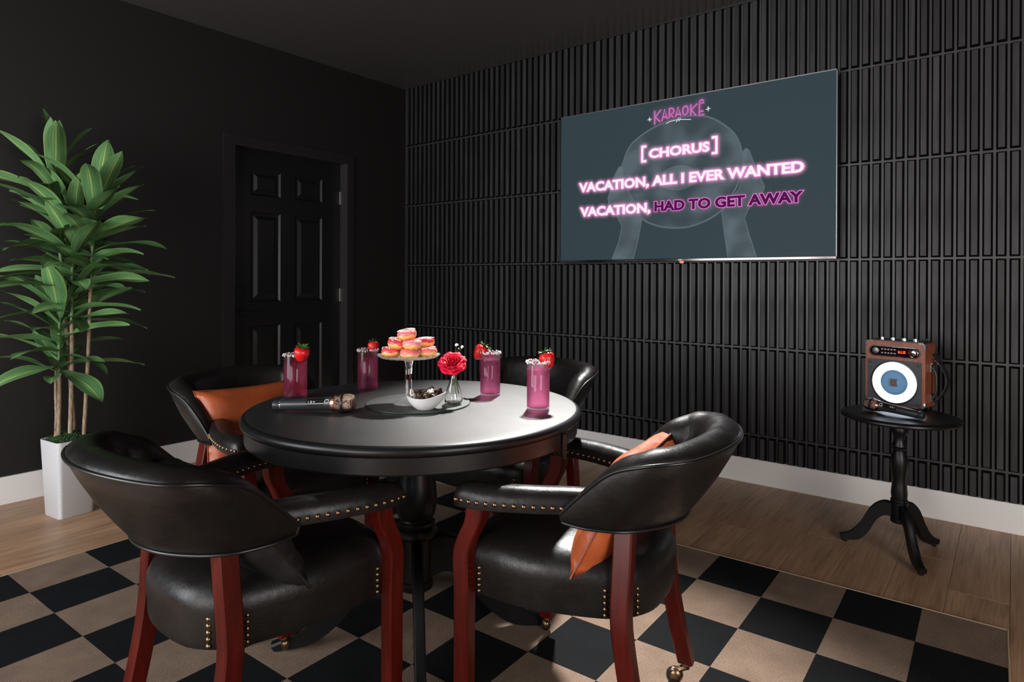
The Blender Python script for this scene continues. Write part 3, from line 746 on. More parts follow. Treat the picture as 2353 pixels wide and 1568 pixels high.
def glow_sheet(name, polys, layer, mat, sig, gain, st=0.003):
    """the picture's soft halo round the lettering: coverage of the letters on a fine grid, blurred"""
    xs = [v[0] for V, _ in polys for v in V]; zs_ = [v[2] for V, _ in polys for v in V]; pad = sig*3.2
    x0, z0 = min(xs)-pad, min(zs_)-pad; nx_, nz_ = int((max(xs)+pad-x0)/st)+2, int((max(zs_)+pad-z0)/st)+2
    A = np.zeros((nz_, nx_))
    for V, F in polys:
        for f in F:
            P = [(V[i][0], V[i][2]) for i in f]
            for q in range(1, len(P)-1):
                (ax, az), (bx, bz), (cx_, cz_) = P[0], P[q], P[q+1]
                i0, i1 = int((min(ax, bx, cx_)-x0)/st), int((max(ax, bx, cx_)-x0)/st)+2; j0, j1 = int((min(az, bz, cz_)-z0)/st), int((max(az, bz, cz_)-z0)/st)+2
                X, Z = np.meshgrid(x0+np.arange(i0, i1)*st, z0+np.arange(j0, j1)*st)
                d1 = (bx-ax)*(Z-az)-(bz-az)*(X-ax); d2 = (cx_-bx)*(Z-bz)-(cz_-bz)*(X-bx); d3 = (ax-cx_)*(Z-cz_)-(az-cz_)*(X-cx_)
                A[j0:j1, i0:i1] = np.maximum(A[j0:j1, i0:i1], ((d1 >= 0) & (d2 >= 0) & (d3 >= 0)) | ((d1 <= 0) & (d2 <= 0) & (d3 <= 0)))
    k = np.exp(-0.5*(np.arange(-int(3*sig/st), int(3*sig/st)+1)*st/sig)**2); k /= k.sum()
    A = np.apply_along_axis(lambda r: np.convolve(r, k, 'same'), 0, A); A = np.apply_along_axis(lambda r: np.convolve(r, k, 'same'), 1, A)
    A = np.clip(A*gain, 0, 0.8); A[A < 0.006] = 0
    y = YF-0.0002*layer; vs = [(x0+i*st, y, z0+j*st) for j in range(nz_) for i in range(nx_)]
    fs = [(j*nx_+i, j*nx_+i+1, (j+1)*nx_+i+1, (j+1)*nx_+i) for j in range(nz_-1) for i in range(nx_-1) if A[j:j+2, i:i+2].max() > 0]
    me = D.meshes.new(name); me.from_pydata(vs, [], fs)
    at_ = me.attributes.new('glow', 'FLOAT', 'POINT'); at_.data.foreach_set('value', A.ravel().astype(np.float32))
    me.materials.append(mat); return put(name, me, scr)
glow_sheet('lyric_glow', GLOW['lyric'], LYRIC_LAYER, M['glow'], 0.0095, 1.0)
glow_sheet('lyric_glow', GLOW['plum'], LYRIC_LAYER+0.4, M['glow_plum'], 0.008, 0.55)
glow_sheet('title_glow', GLOW['title'], TITLE_LAYER, M['glow_title'], 0.011, 0.9)
# maker's marks on the bar
put('brand_mark', addm(text_mesh('onn.', 2.462, 2.492, 1.2675, 1.2765, 0, 0.03, YF-0.0046), M['white_mark']), bar)
put('brand_mark', addm(text_mesh('Roku TV', 3.290, 3.324, 1.2690, 1.2770, 0, 0.03, YF-0.0046), M['white_mark']), bar)
B().prism([(2.470, 1.2655), (2.494, 1.2655), (2.490, 1.252), (2.474, 1.252)], YF-0.003, YF+0.01).build('status_light', [emit('red status light', (1.0, 0.25, 0.18), 1.2)], bar, 0)

# ================================================================== dining table
TC = Vector((2.545, -2.298, 0.008)); TH = 0.742; TR = 0.524
table = empty('dining_table', TC, 'round black pedestal dining table with drinks and donuts on it', 'table', radians(-43))
prof = [(0, TH-0.030), (TR-0.016, TH-0.030), (TR-0.008, TH-0.0285), (TR-0.003, TH-0.025), (TR-0.0006, TH-0.0205), (TR, TH-0.0155), (TR-0.0010, TH-0.0105), (TR-0.0042, TH-0.0055), (TR-0.0092, TH-0.0020), (TR-0.0150, TH-0.0005), (TR-0.0220, TH), (TR-0.06, TH), (0, TH)]
B().lathe(prof[1:-1]+[(0.001, TH)], 160).build('tabletop', [M['tabletop'], M['black_wood']], table, 60)
_tt = table.children[0].data
for _p in _tt.polygons:
    if max(sqrt(_tt.vertices[i].co.x**2+_tt.vertices[i].co.y**2) for i in _p.vertices) > TR-0.0145 or _p.center.z < TH-0.028: _p.material_index = 1
B().lathe([(TR-0.028, TH-0.075), (TR-0.014, TH-0.075), (TR-0.012, TH-0.071), (TR-0.012, TH-0.0305), (TR-0.028, TH-0.0305)], 128).build('apron', M['black_wood'], table, 25)
colp = [(0.001, 0.160), (0.052, 0.160), (0.0545, 0.165), (0.0545, 0.185), (0.049, 0.190), (0.049, 0.318), (0.056, 0.322), (0.066, 0.328), (0.068, 0.340), (0.064, 0.352), (0.056, 0.357), (0.060, 0.364), (0.060, 0.374), (0.054, 0.379), (0.052, 0.383),
        (0.060, 0.396), (0.0655, 0.425), (0.0660, 0.450), (0.062, 0.490), (0.055, 0.530), (0.050, 0.570), (0.050, 0.600), (0.060, 0.62), (0.07, 0.63), (0.07, TH-0.045), (0.001, TH-0.045)]
B().lathe(colp, 48).build('pedestal', M['black_wood'], table, 30)
B().box((-0.26, -0.05, TH-0.06), (0.26, 0.05, TH-0.0305)).build('cleat', M['black_wood'], table)
def table_leg(a):
    c = catmull([(0.040, 0, 0.315), (0.10, 0, 0.325), (0.19, 0, 0.27), (0.28, 0, 0.14), (0.36, 0, 0.055), (0.44, 0, 0.022)], 20)
    lo = catmull([(0.040, 0, 0.185), (0.095, 0, 0.205), (0.150, 0, 0.175), (0.23, 0, 0.075), (0.32, 0, 0.012), (0.43, 0, 0.0)], 20)
    rows = []
    for u, l in zip(c, lo):
        hw = 0.016
        rows.append([(u.x, -hw*.7, u.z), (u.x, hw*.7, u.z), (u.x-.002, hw, u.z-.006), (l.x, hw, l.z+.003), (l.x, -hw, l.z+.003), (u.x-.002, -hw, u.z-.006)])
    o = B().grid(rows).build('leg', M['black_wood'], table, 30); o.rotation_euler.z = a; return o
for k in range(4): table_leg(k*pi/2+radians(1.5))
# leaf support bracket under the right rim
br = B().box((-0.004, -0.007, TH-0.105), (0.004, 0.007, TH-0.031), bev=0.002); br = br.build('leaf_bracket', M['black_metal'], table)
br.location = ((TR-0.006)*cos(radians(52)), (TR-0.006)*sin(radians(52)), 0)

# ================================================================== chairs
def cross_rows(): pass
END = [((.238, -.065, .575), (.243, -.062, .592)), ((.240, -.10, .572), (.252, -.125, .655)), ((.234, -.14, .570), (.266, -.195, .712)), ((.212, -.20, .568), (.277, -.28, .742)),
       ((.162, -.25, .566), (.235, -.36, .752)), ((.086, -.293, .565), (.13, -.41, .758)), ((0, -.308, .565), (0, -.43, .760))]
allB = [e_[0] for e_ in END]+[(-x, y, z_) for (x, y, z_), _ in END[-2::-1]]
allT = [e_[1] for e_ in END]+[(-x, y, z_) for _, (x, y, z_) in END[-2::-1]]
NB = 61
cB = catmull(allB, NB); cT = catmull(allT, NB)
def backrest():
    rows = []
    for i in range(NB):
        b_, t_ = cB[i], cT[i]
        tg = (cT[min(i+1, NB-1)]-cT[max(i-1, 0)]); tg.z = 0; tg.normalize()
        n = Vector((-tg.y, tg.x, 0))               # towards the sitter
        if n.dot(Vector((0, -0.02, 0))-Vector((t_.x, t_.y, 0))) < 0: n = -n
        h = t_.z-b_.z; s = min(1, max(0.18, h/0.15)); out = -n
        zv = Vector((0, 0, 1))
        row = [b_+n*0.004, b_.lerp(t_, .02)]
        for q, bl_ in ((.25, .006), (.5, .009), (.75, .006)): row.append(b_.lerp(t_, q)+out*bl_*s)
        row.append(t_)
        row.append(t_+n*0.006*s+zv*0.012*s); row.append(t_+n*0.024*s+zv*0.024*s); row.append(t_+n*0.048*s+zv*0.028*s)
        row.append(t_+n*0.072*s+zv*0.018*s); row.append(t_+n*0.087*s-zv*0.004*s)
        ib = b_+n*(0.030+0.020*s)
        it = t_+n*0.090*s-zv*0.030*s
        row.append(it); row.append(it.lerp(ib, .35)+n*0.004*s); row.append(it.lerp(ib, .7)+n*0.006*s); row.append(ib+zv*0.012); row.append(ib-n*0.01)
        rows.append(row)
    return B().grid(rows)
def arm(s):
    path = catmull([(s*.165, -.165, 0), (s*.199, -.075, 0), (s*.238, .02, 0), (s*.263, .12, 0), (s*.262, .205, 0)], 22)
    rows = []
    n = len(path)
    for i, p in enumerate(path):
        d = path[min(i+1, n-1)]-path[max(i-1, 0)]; d.normalize(); side = Vector((d.y, -d.x, 0))
        f = i/(n-1); w_ = 0.034+0.004*f
        k = 1.0
        if f > 0.86: k = sqrt(max(0.02, 1-((f-0.86)/0.145)**2))
        w_ *= 0.55+0.45*k; zt = 0.030*(0.5+0.5*k); zb = 0.586+0.004*(1-f)
        lift = 0.004*sin(pi*f)
        sec = [(-1.0, 0), (-1.06, .3), (-1.0, .62), (-.72, .92), (-.3, 1.04), (.3, 1.04), (.72, .92), (1.0, .62), (1.06, .3), (1.0, 0)]
        rows.append([p+side*(a*w_)+Vector((0, 0, zb+lift+0.052*c_*(0.62+0.38*k))) for a, c_ in sec])
    # rounded nose
    return B().grid(rows)
def seat():
    outl = []
    front = [(.232, .165), (.235, .2), (.19, .232), (.1, .248), (0, .253)]
    side = [(.232, .165), (.243, .08), (.234, -.02), (.210, -.12), (.190, -.172)]
    back = [(.190, -.172), (.160, -.212), (.11, -.244), (.05, -.256), (0, -.258)]
    right = [Vector((x, y, 0)) for x, y in front[::-1]]+[Vector((x, y, 0)) for x, y in side[1:]]+[Vector((x, y, 0)) for x, y in back[1:]]
    r_ = catmull(right, 40)
    full = r_+[Vector((-p.x, p.y, 0)) for p in r_[-2:0:-1]]
    rings = [(0.93, .345), (0.985, .348), (0.995, .36), (1.0, .395), (1.012, .425), (1.006, .445), (.965, .468), (.88, .484), (.74, .494), (.5, .501), (.25, .504), (.06, .505)]
    rows = [[Vector((p.x*k, p.y*k-0.002, z_)) for p in full] for k, z_ in rings]
    return B().grid(rows), full
def leg_sweep(pts, hw, hd, n=16):
    c = catmull(pts, n); rows = []; ch = 0.004
    for i, p in enumerate(c):
        f = i/(n-1); a = hw[0]+(hw[1]-hw[0])*f; d = hd[0]+(hd[1]-hd[0])*f
        rows.append([p+Vector(q) for q in ((-a+ch, -d, 0), (a-ch, -d, 0), (a, -d+ch, 0), (a, d-ch, 0), (a-ch, d, 0), (-a+ch, d, 0), (-a, d-ch, 0), (-a, -d+ch, 0))])
    return B().grid(rows)
nail_me = B().lathe([(0.0064, 0), (0.0062, 0.0014), (0.0046, 0.0034), (0.0022, 0.0046), (0.0003, 0.0049)], 10).mesh('nail_head', M['brass'], 60)
def orient(nv):
    return Vector(nv).to_track_quat('Z', 'Y').to_euler()
def caster(p, parent_leg, ang):
    c = B(); c.lathe([(0.012, -0.002), (0.014, -0.006), (0.014, -0.012), (0.009, -0.016), (0.009, -0.022)], 12)
    c.tube([(0, 0, -0.018), (0.012*cos(ang), 0.012*sin(ang), -0.022), (0.026*cos(ang), 0.026*sin(ang), -0.03)], [0.008, 0.009, 0.008], 8)
    mt = Matrix.Translation((0.030*cos(ang), 0.030*sin(ang), -0.042)) @ Matrix.Rotation(ang, 4, 'Z')
    c.ball((0, 0, 0), 0.0225, 12, 8, sc=(1.0, .72, 1.0), mat=mt)
    o = c.build('caster', M['brass'], parent_leg); o.location = p
    wb = B().lathe([(0.004, -0.012), (0.019, -0.011), (0.0215, -0.006), (0.0215, 0.006), (0.019, 0.011), (0.004, 0.012)], 20, mat=Matrix.Rotation(pi/2, 4, 'X'))
    # wheel sits in the hood: same level as the caster, so it hangs from the leg too
    o2 = wb.build('caster_wheel', M['black_plastic'], parent_leg); o2.location = Vector(p)+Vector((0.034*cos(ang), 0.034*sin(ang), -0.0445)); o2.rotation_euler.z = ang
def make_chair(label, loc, ang):
    t = empty('armchair', loc, label, 'chair', radians(ang-90), 'black leather captain chairs around the table')
    back = backrest().build('backrest', M['leather'], t, 60)
    pp = B()
    pp.tube([p+Vector((0, 0, 0.002)) for p in cT], 0.0042, 8); pp.tube([p+Vector((0, 0, -0.002)) for p in cB], 0.0042, 8)
    pp.tube([cB[0], cB[0].lerp(cT[0], .5), cT[0]], 0.0042, 8); pp.tube([cB[-1], cB[-1].lerp(cT[-1], .5), cT[-1]], 0.0042, 8)
    pp.build('piping', M['piping'], back, 60)
    sb, full = seat(); st = sb.build('seat', M['leather'], t, 60)
    FL = [(0, 0, .064), (0, 0, .20), (0, 0, .36), (0, 0.002, .45), (0, -.012, .50), (0, -.034, .545), (0, -.040, .590)]
    BL = [(0, -.055, .064), (0, -.032, .16), (0, -.010, .28), (0, 0, .37), (-.016, 0, .48), (-.036, .002, .582)]
    for s in (1, -1):
        a = arm(s).build('arm', M['leather'], t, 60)
        lp = Vector((s*.252, .196, 0))
        l = leg_sweep(FL, (.019, .023), (.021, .024)).build('leg', M['mahogany'], t, 30); l.location = lp
        caster((0, 0, .066), l, 0.6 if s > 0 else 2.4)
        q = Vector((s*.206, -.200, 0))
        l2 = leg_sweep([(s*x+s*.006*max(0, (0.35-z_)/.35), y, z_) for x, y, z_ in BL], (.019, .022), (.021, .023)).build('leg', M['mahogany'], t, 30); l2.location = q
        caster((s*.005, -.055, .066), l2, radians(105) if s > 0 else radians(60))
        # nails along both sides of each arm
        path = catmull([(s*.165, -.165, 0), (s*.199, -.075, 0), (s*.238, .02, 0), (s*.263, .12, 0), (s*.262, .205, 0)], 22)
        for side_ in (1, -1):
            for k in range(13):
                f = 0.295+(k+0.35)/13.0*0.68; x = f*21; i = min(int(x), 20); p = path[i].lerp(path[i+1], x-i)
                d = (path[i+1]-path[i]).normalized(); nv = Vector((d.y, -d.x, 0))*side_
                put('nail_head', nail_me, a, p+nv*(0.0352+.004*f)*(1 if f < .87 else 0.93)+Vector((0, 0, .6035+0.004*sin(pi*f))), orient(nv))
        # nails on the seat beside each leg
        import bisect
        def edge_at(px, py):
            j = min(range(len(full)), key=lambda m_: (full[m_].x-px)**2+(full[m_].y-py)**2)
            tg = full[(j+1) % len(full)]-full[j-1]; nv = Vector((tg.y, -tg.x, 0)).normalized()
            if nv.dot(full[j]) < 0: nv = -nv
            return full[j], nv
        for px, py in ((s*.236, .160), (s*.205, .230), (s*.205, -.158), (s*.160, -.220)):
            p, nv = edge_at(px, py)
            for k in range(5):
                put('nail_head', nail_me, st, p+nv*0.0012+Vector((0, 0, .358+k*.0145)), orient(nv))
    return t
chair_a = make_chair('black leather captain chair turned away at lower left, black pillow on its seat', (2.555, -2.825, .008), 88)
def again(label, loc, ang):
    c = copy_tree(chair_a); c['label'] = label; c.location = loc; c.rotation_euler = (0, 0, radians(ang-90)); return c
chair_b = again('black leather captain chair at lower right, burnt orange pillow against its back', (3.112, -2.248, .008), 190)
chair_c = again('black leather captain chair left of the table, bright orange pillow in it, door behind', (1.938, -2.387, .008), 1)
chair_d = again('black leather captain chair behind the table with its back to the slat wall', (2.409, -1.673, .008), -86)

# ---- pillows
def pillow(name, label, mat, seam, loc, rot, w_=0.40, h_=0.40, th=0.13, seed=1, group=None):
    random.seed(seed); n = 25; b = B(); top = []; bot = []
    ph = [random.uniform(0, 6.28) for _ in range(6)]
    for i in range(n):
        for side in (0, 1):
            row = []
            for j in range(n):
                u = -1+2*i/(n-1); v = -1+2*j/(n-1)
                e_ = max(0.0, (1-u**4)*(1-v**4))**0.55
                pin = 1-0.10*(abs(u)**2.0*(1-abs(v)**4))*0-0.085*((1-v*v)*abs(u)**3)
                pin2 = 1-0.085*((1-u*u)*abs(v)**3)
                wr_ = 0.006*e_*(sin(5*u+ph[0]+2*v)+sin(7*v+ph[1]-3*u))*(1-abs(u*v))
                cr = 0.007*sin(14*(u-v)+ph[2])*max(0, abs(u*v)-0.25)
                hh = th/2*e_+wr_+cr
                row.append(Vector((u*w_/2*pin, (hh if side else -hh), v*h_/2*pin2)))
            (top if side else bot).append(row)
    b.grid(top, closed_v=False); b.grid(bot, closed_v=False)
    o = D.objects.new(name, None); bpy_me = b.mesh(name, mat, 70)
    D.objects.remove(o)
    import bmesh
    bm = bmesh.new(); bm.from_mesh(bpy_me); bmesh.ops.remove_doubles(bm, verts=bm.verts, dist=0.0008); bmesh.ops.recalc_face_normals(bm, faces=bm.faces); bm.to_mesh(bpy_me); bm.free()
    bpy_me.polygons.foreach_set('use_smooth', [True]*len(bpy_me.polygons))
    o = D.objects.new(name, bpy_me); COL.objects.link(o); o.location = loc; o.rotation_euler = rot
    edge = []
    for k in range(n): edge.append(top[k][0])
    for k in range(1, n): edge.append(top[n-1][k])
    for k in range(n-2, -1, -1): edge.append(top[k][n-1])
    for k in range(n-2, 0, -1): edge.append(top[0][k])
    edge = [Vector((p.x*1.004, 0, p.z*1.004)) for p in edge]
    B().tube(edge, 0.0028, 6, closed=True).build('seam', seam, o, 60)
    return tag(o, label, 'pillow', group)
def chair_rot(ang, lean, roll=0.0, yaw=0.0):
    return (Matrix.Rotation(radians(ang-90)+yaw, 4, 'Z') @ Matrix.Rotation(lean, 4, 'X') @ Matrix.Rotation(roll, 4, 'Y')).to_euler()
def on_chair(ch, x, y, z_):
    a = ch.rotation_euler.z; return (ch.location.x+x*cos(a)-y*sin(a), ch.location.y+x*sin(a)+y*cos(a), ch.location.z+z_)
for lb, mt, sm, ch, ang, ln, sd_, pos in (
        ('burnt orange leather pillow leaning in the lower right chair', 'tan_leather', 'tan_seam', chair_b, 190, 26, 3, (.005, -.150, .578)),
        ('black leather pillow on the seat of the lower left chair', 'black_pillow', 'piping', chair_a, 88, 34, 5, (.015, -.120, .570)),
        ('bright orange leather pillow in the chair left of the table', 'tan_leather', 'tan_seam', chair_c, 1, 19, 8, (0, -.140, .600))):
    pillow('pillow', lb, M[mt], M[sm], on_chair(ch, *pos), chair_rot(ang, radians(ln)), 0.47, 0.30, 0.115, sd_, 'leather pillows in the chairs')

# ================================================================== things on the table
ZT = 0.7502
Rv = Vector((cos(YAW), sin(YAW), 0)); Fv = Vector((-sin(YAW), cos(YAW), 0))     # directions across / away from the viewer's side of the table
def at(lat, fwd, z_, o): return Vector((o.x, o.y, 0))+Rv*lat+Fv*fwd+Vector((0, 0, z_))
bd = empty('serving_board', (2.537, -2.283, ZT), 'round dark textured glass board under the cake stand and bowl', 'board')
B().lathe([(0.150, 0.0003), (0.1655, 0.0003), (0.1665, 0.0012), (0.1665, 0.0036), (0.1655, 0.0045), (0.002, 0.0045)][1:], 96).build('board_face', M['board'], bd, 30)
B().lathe([(0.1660, 0.0006), (0.1678, 0.0010), (0.1678, 0.0036), (0.1660, 0.0042)], 96, caps=False).build('glass_edge', M['board_edge'], bd, 30)
ZB = ZT+0.0047
# drinking glasses
def glass(loc, label, berry_ang, R, h, fill):
    g = empty('drinking_glass', (loc[0], loc[1], ZT), label, 'glass', 0, 'sugar rimmed tumblers of pink drink')
    t_ = 0.0016
    B().lathe([(0.001, 0.0), (R-0.004, 0.0), (R-0.001, 0.0015), (R, 0.005), (R, h-0.001), (R-0.0008, h), (R-t_, h-0.001), (R-t_, 0.011), (R-t_-0.003, 0.0085), (0.001, 0.0085)], 48).build('tumbler', M['tumbler'], g, 50)
    B().lathe([(0.001, 0.0083), (R-t_-0.003, 0.0083), (R-t_+0.0003, 0.0108), (R-t_+0.0003, fill), (0.001, fill)], 48).build('drink', M['drink'], g, 50)
    random.seed(int(loc[0]*1000)); b = B()
    for k in range(190):
        a = random.uniform(0, 2*pi); rr = R+random.uniform(-0.0026, 0.0028); z_ = h+random.uniform(-0.0065, 0.0016); s = random.uniform(0.0006, 0.0015)
        mt = Matrix.Translation((rr*cos(a), rr*sin(a), z_)) @ Matrix.Rotation(random.uniform(0, 3), 4, 'X') @ Matrix.Rotation(random.uniform(0, 3), 4, 'Z')
        b.box((-s, -s, -s), (s, s, s*.9), mat=mt)
    stuff(b.build('sugar_rim', M['sugar'], g, 0))
    return g
def strawberry(base, tilt, label, s=1.0):
    st = empty('strawberry', base, label, 'strawberry', 0, 'strawberries on the glass rims')
    st.rotation_euler = tilt; st.scale = (s, s, s)
    pr = [(0.0008, -0.023), (0.005, -0.0215), (0.0105, -0.016), (0.0152, -0.007), (0.0178, 0.003), (0.0172, 0.010), (0.0135, 0.0145), (0.007, 0.0155), (0.001, 0.0145)]
    B().lathe(pr, 24, fn=lambda p, a: Vector((p.x*(1+.05*cos(2*a)), p.y*(1+.04*sin(3*a)), p.z))).build('berry', M['strawberry'], st, 70)
    b = B()
    for k in range(8):
        a = k*pi/4+0.2; ca, sa = cos(a), sin(a); up = 0.004 if k % 2 else 0.0085
        c = [(0, .0152), (.006, .0175), (.012, .0165+up*.5), (.0165, .0140+up)]
        wd_ = [.002, .0042, .0032, .0003]; rows = []
        for (r_, z_), w_ in zip(c, wd_): rows.append([Vector((r_*ca-sa*q*w_, r_*sa+ca*q*w_, z_+(0.0008 if abs(q) < .5 else 0))) for q in (-1, 0, 1)])
        b.grid(rows, closed_v=False)
    b.tube([(0, 0, .0145), (.001, 0, .020), (.004, .001, .027)], [.0014, .0012, .001], 6)
    b.build('calyx', M['calyx'], st, 70)
    return st
GL = [((2.143, -2.473), 0.0385, .148, .123, 'first pink drink from the left, beside the black microphone'),
      ((2.204, -2.215), 0.0365, .147, .122, 'second pink drink from the left, in front of the black door'),
      ((2.619, -2.019), 0.0355, .151, .124, 'pink drink just right of the red rose, strawberry on its left edge'),
      ((2.890, -2.112), 0.0358, .150, .124, 'rightmost pink drink near the edge of the table')]
for (xy, R, h, fill, lb) in GL: glass(xy, lb, 0, R, h, fill)
def on_rim(i, lat, fwd, dz): 
    xy, R, h = GL[i][0], GL[i][1], GL[i][2]; return at(lat, fwd, ZT+h+dz, Vector((xy[0], xy[1], 0)))
def tl(lat_deg, fwd_deg): # tilt sideways (towards the right) and towards the viewer
    return (Matrix.Rotation(radians(lat_deg), 3, Fv) @ Matrix.Rotation(radians(fwd_deg), 3, Rv)).to_euler()
strawberry(on_rim(0, 0.0275, -0.022, 0.004), tl(14, 16), 'strawberry on the first glass from the left', 1.42)
strawberry(on_rim(1, 0.016, 0.022, 0.007), tl(-14, -14), 'strawberry on the back rim of the second glass from the left', 1.15)
strawberry(on_rim(2, -0.034, 0.006, -0.001), tl(38, -8), 'strawberry on the left rim of the glass right of the rose', 1.38)
strawberry(on_rim(3, 0.028, 0.012, 0.003), tl(-16, -10), 'dark strawberry on the rightmost glass', 1.36)
# cake stand
sc_ = Vector((2.522, -2.311, 0))
cs_ = empty('cake_stand', (sc_.x, sc_.y, ZB), 'cut glass cake stand holding a pile of mini donuts', 'cake stand')
hz = 0.1465
def scal(p, a): 
    r_ = sqrt(p.x*p.x+p.y*p.y)
    k = max(0, (r_-0.06)/0.04)
    return Vector((p.x*(1+.012*k*cos(24*a)), p.y*(1+.012*k*cos(24*a)), p.z+0.0016*k*cos(24*a)))
B().lathe([(0.0135, hz-0.012), (0.02, hz-0.0065), (0.055, hz-0.0035), (0.088, hz+0.001), (0.0985, hz+0.007), (0.0998, hz+0.0095), (0.0975, hz+0.0098), (0.087, hz+0.0045), (0.055, hz+0.0008), (0.001, hz+0.0004)], 96, fn=scal).build('plate', M['cut_glass'], cs_, 60)
B().lathe([(0.0110, 0.022), (0.0100, 0.040), (0.0096, 0.09), (0.0105, hz-0.026), (0.0128, hz-0.018), (0.0135, hz-0.0118)], 8).build('stem', M['glass'], cs_, 20)
B().lathe([(0.001, 0.0), (0.0495, 0.0), (0.0505, 0.0022), (0.0470, 0.0052), (0.036, 0.0095), (0.023, 0.0148), (0.0145, 0.0195), (0.0110, 0.0222)], 64, fn=lambda p, a: Vector((p.x*(1+.012*cos(20*a)*(1 if p.z < .012 else 0)), p.y*(1+.012*cos(20*a)*(1 if p.z < .012 else 0)), p.z))).build('foot', M['cut_glass'], cs_, 60)
# donuts
ZP = ZB+hz+0.0012
def donut(lat, fwd, z_, kind, label, tilt=(0, 0), s=1.0):
    random.seed(int(lat*9e4)+int(z_*1e4)+7)
    p = at(lat, fwd, z_, sc_)
    d_ = empty('donut', p, label, 'donut', 0, 'mini donuts on the cake stand')
    d_.rotation_euler = tl(*tilt); d_.scale = (s*.96, s*.96, s)
    pr = [(0.0065, 0.0125), (0.0075, 0.006), (0.012, 0.0012), (0.018, 0.0), (0.0245, 0.0018), (0.0295, 0.007), (0.0318, 0.0135), (0.0310, 0.020), (0.0275, 0.0255), (0.022, 0.0285), (0.0165, 0.0288), (0.011, 0.0255), (0.0075, 0.019), (0.0065, 0.0125)]
    ph = random.uniform(0, 6)
    B().lathe(pr[:-1]+[pr[-1]], 32, caps=False, fn=lambda q, a: Vector((q.x*(1+.025*cos(3*a+ph)), q.y*(1+.025*cos(2*a+ph)), q.z))).build('dough', M['donut'], d_, 70)
    ic = {'r': 'icing_red', 'p': 'icing_pink', 'l': 'icing_pale'}[kind[0]]
    ip = [(0.0322, 0.0188), (0.0325, 0.0200), (0.0319, 0.0222), (0.0286, 0.0272), (0.0224, 0.0304), (0.0162, 0.0307), (0.0103, 0.0272), (0.0068, 0.0205), (0.0064, 0.016)]
    def drip(q, a):
        r_ = sqrt(q.x**2+q.y**2); k = 1 if r_ > .031 and q.z < .02 else 0
        return Vector((q.x*(1+.025*cos(3*a+ph)), q.y*(1+.025*cos(2*a+ph)), q.z-k*(0.0022+0.0022*sin(5*a+ph)+.0012*sin(9*a))))
    ici = B().lathe(ip, 40, caps=False, fn=drip).build('icing', M[ic], d_, 70)
    def surf(r_, a):
        zz = 0.0312-max(0, (abs(r_-0.0192)-0.004))**2*38; return Vector((r_*cos(a), r_*sin(a), zz))
    if 'd' in kind:
        b = B(); a0 = random.uniform(0, 3)
        for k in range(6):
            y = -0.026+k*0.0104; pts = []
            for q in range(13):
                x = -0.03+q*0.005; xx, yy = x*cos(a0)-(y+.004*sin(q*.6+k))*sin(a0), x*sin(a0)+(y+.004*sin(q*.6+k))*cos(a0)
                r_ = sqrt(xx*xx+yy*yy)
                if 0.009 < r_ < 0.0318: pts.append(surf(r_, atan2(yy, xx))+Vector((0, 0, .0004)))
                else:
                    if len(pts) > 2: b.tube(pts, .0012, 5)
                    pts = []
            if len(pts) > 2: b.tube(pts, .0012, 5)
        if b.v: b.build('drizzle', M['drizzle'], d_, 60)
    if 's' in kind or 'm' in kind:
        b = B()
        for k in range(34):
            r_ = random.uniform(.011, .0312); a = random.uniform(0, 6.28); p_ = surf(r_, a); c_ = random.uniform(0, 3.1); L = .0026 if 'm' in kind else .0014
            dv = Vector((cos(c_), sin(c_), 0))*L
            b.tube([p_-dv, p_+dv], .0009 if 'm' in kind else .0012, 5, mi=(k % 3) if 'm' in kind else 0)
        stuff(b.build('sprinkles', [M['red_bits'], M['dark_bits'], M['yellow_bits']] if 'm' in kind else [M['red_bits']], d_, 60))
    return d_
donut(-.0560, -.004, ZP, 'rd', 'left donut of the bottom row on the cake stand', (0, 0))
donut(.0095, -.036, ZP, 'pm', 'middle front donut with mixed sprinkles in the bottom row', (0, 4))
donut(.0615, -.002, ZP, 'pd', 'right donut of the bottom row with red drizzle', (-6, 0))
donut(.006, .036, ZP, 'ps', 'donut at the back of the bottom row, mostly hidden behind the others', (0, 0))
donut(-.0385, -.006, ZP+.0282, 'rd', 'left donut of the middle row with white stripes', (9, 4))
donut(.0170, -.030, ZP+.0288, 'ls', 'front donut of the middle row with red bits', (-4, 6))
donut(.0500, .028, ZP+.0282, 'rd', 'back right donut of the middle row', (-5, 0))
donut(-.003, -.004, ZP+.0568, 'pd', 'single donut on top of the pile with white drizzle', (-8, 6))
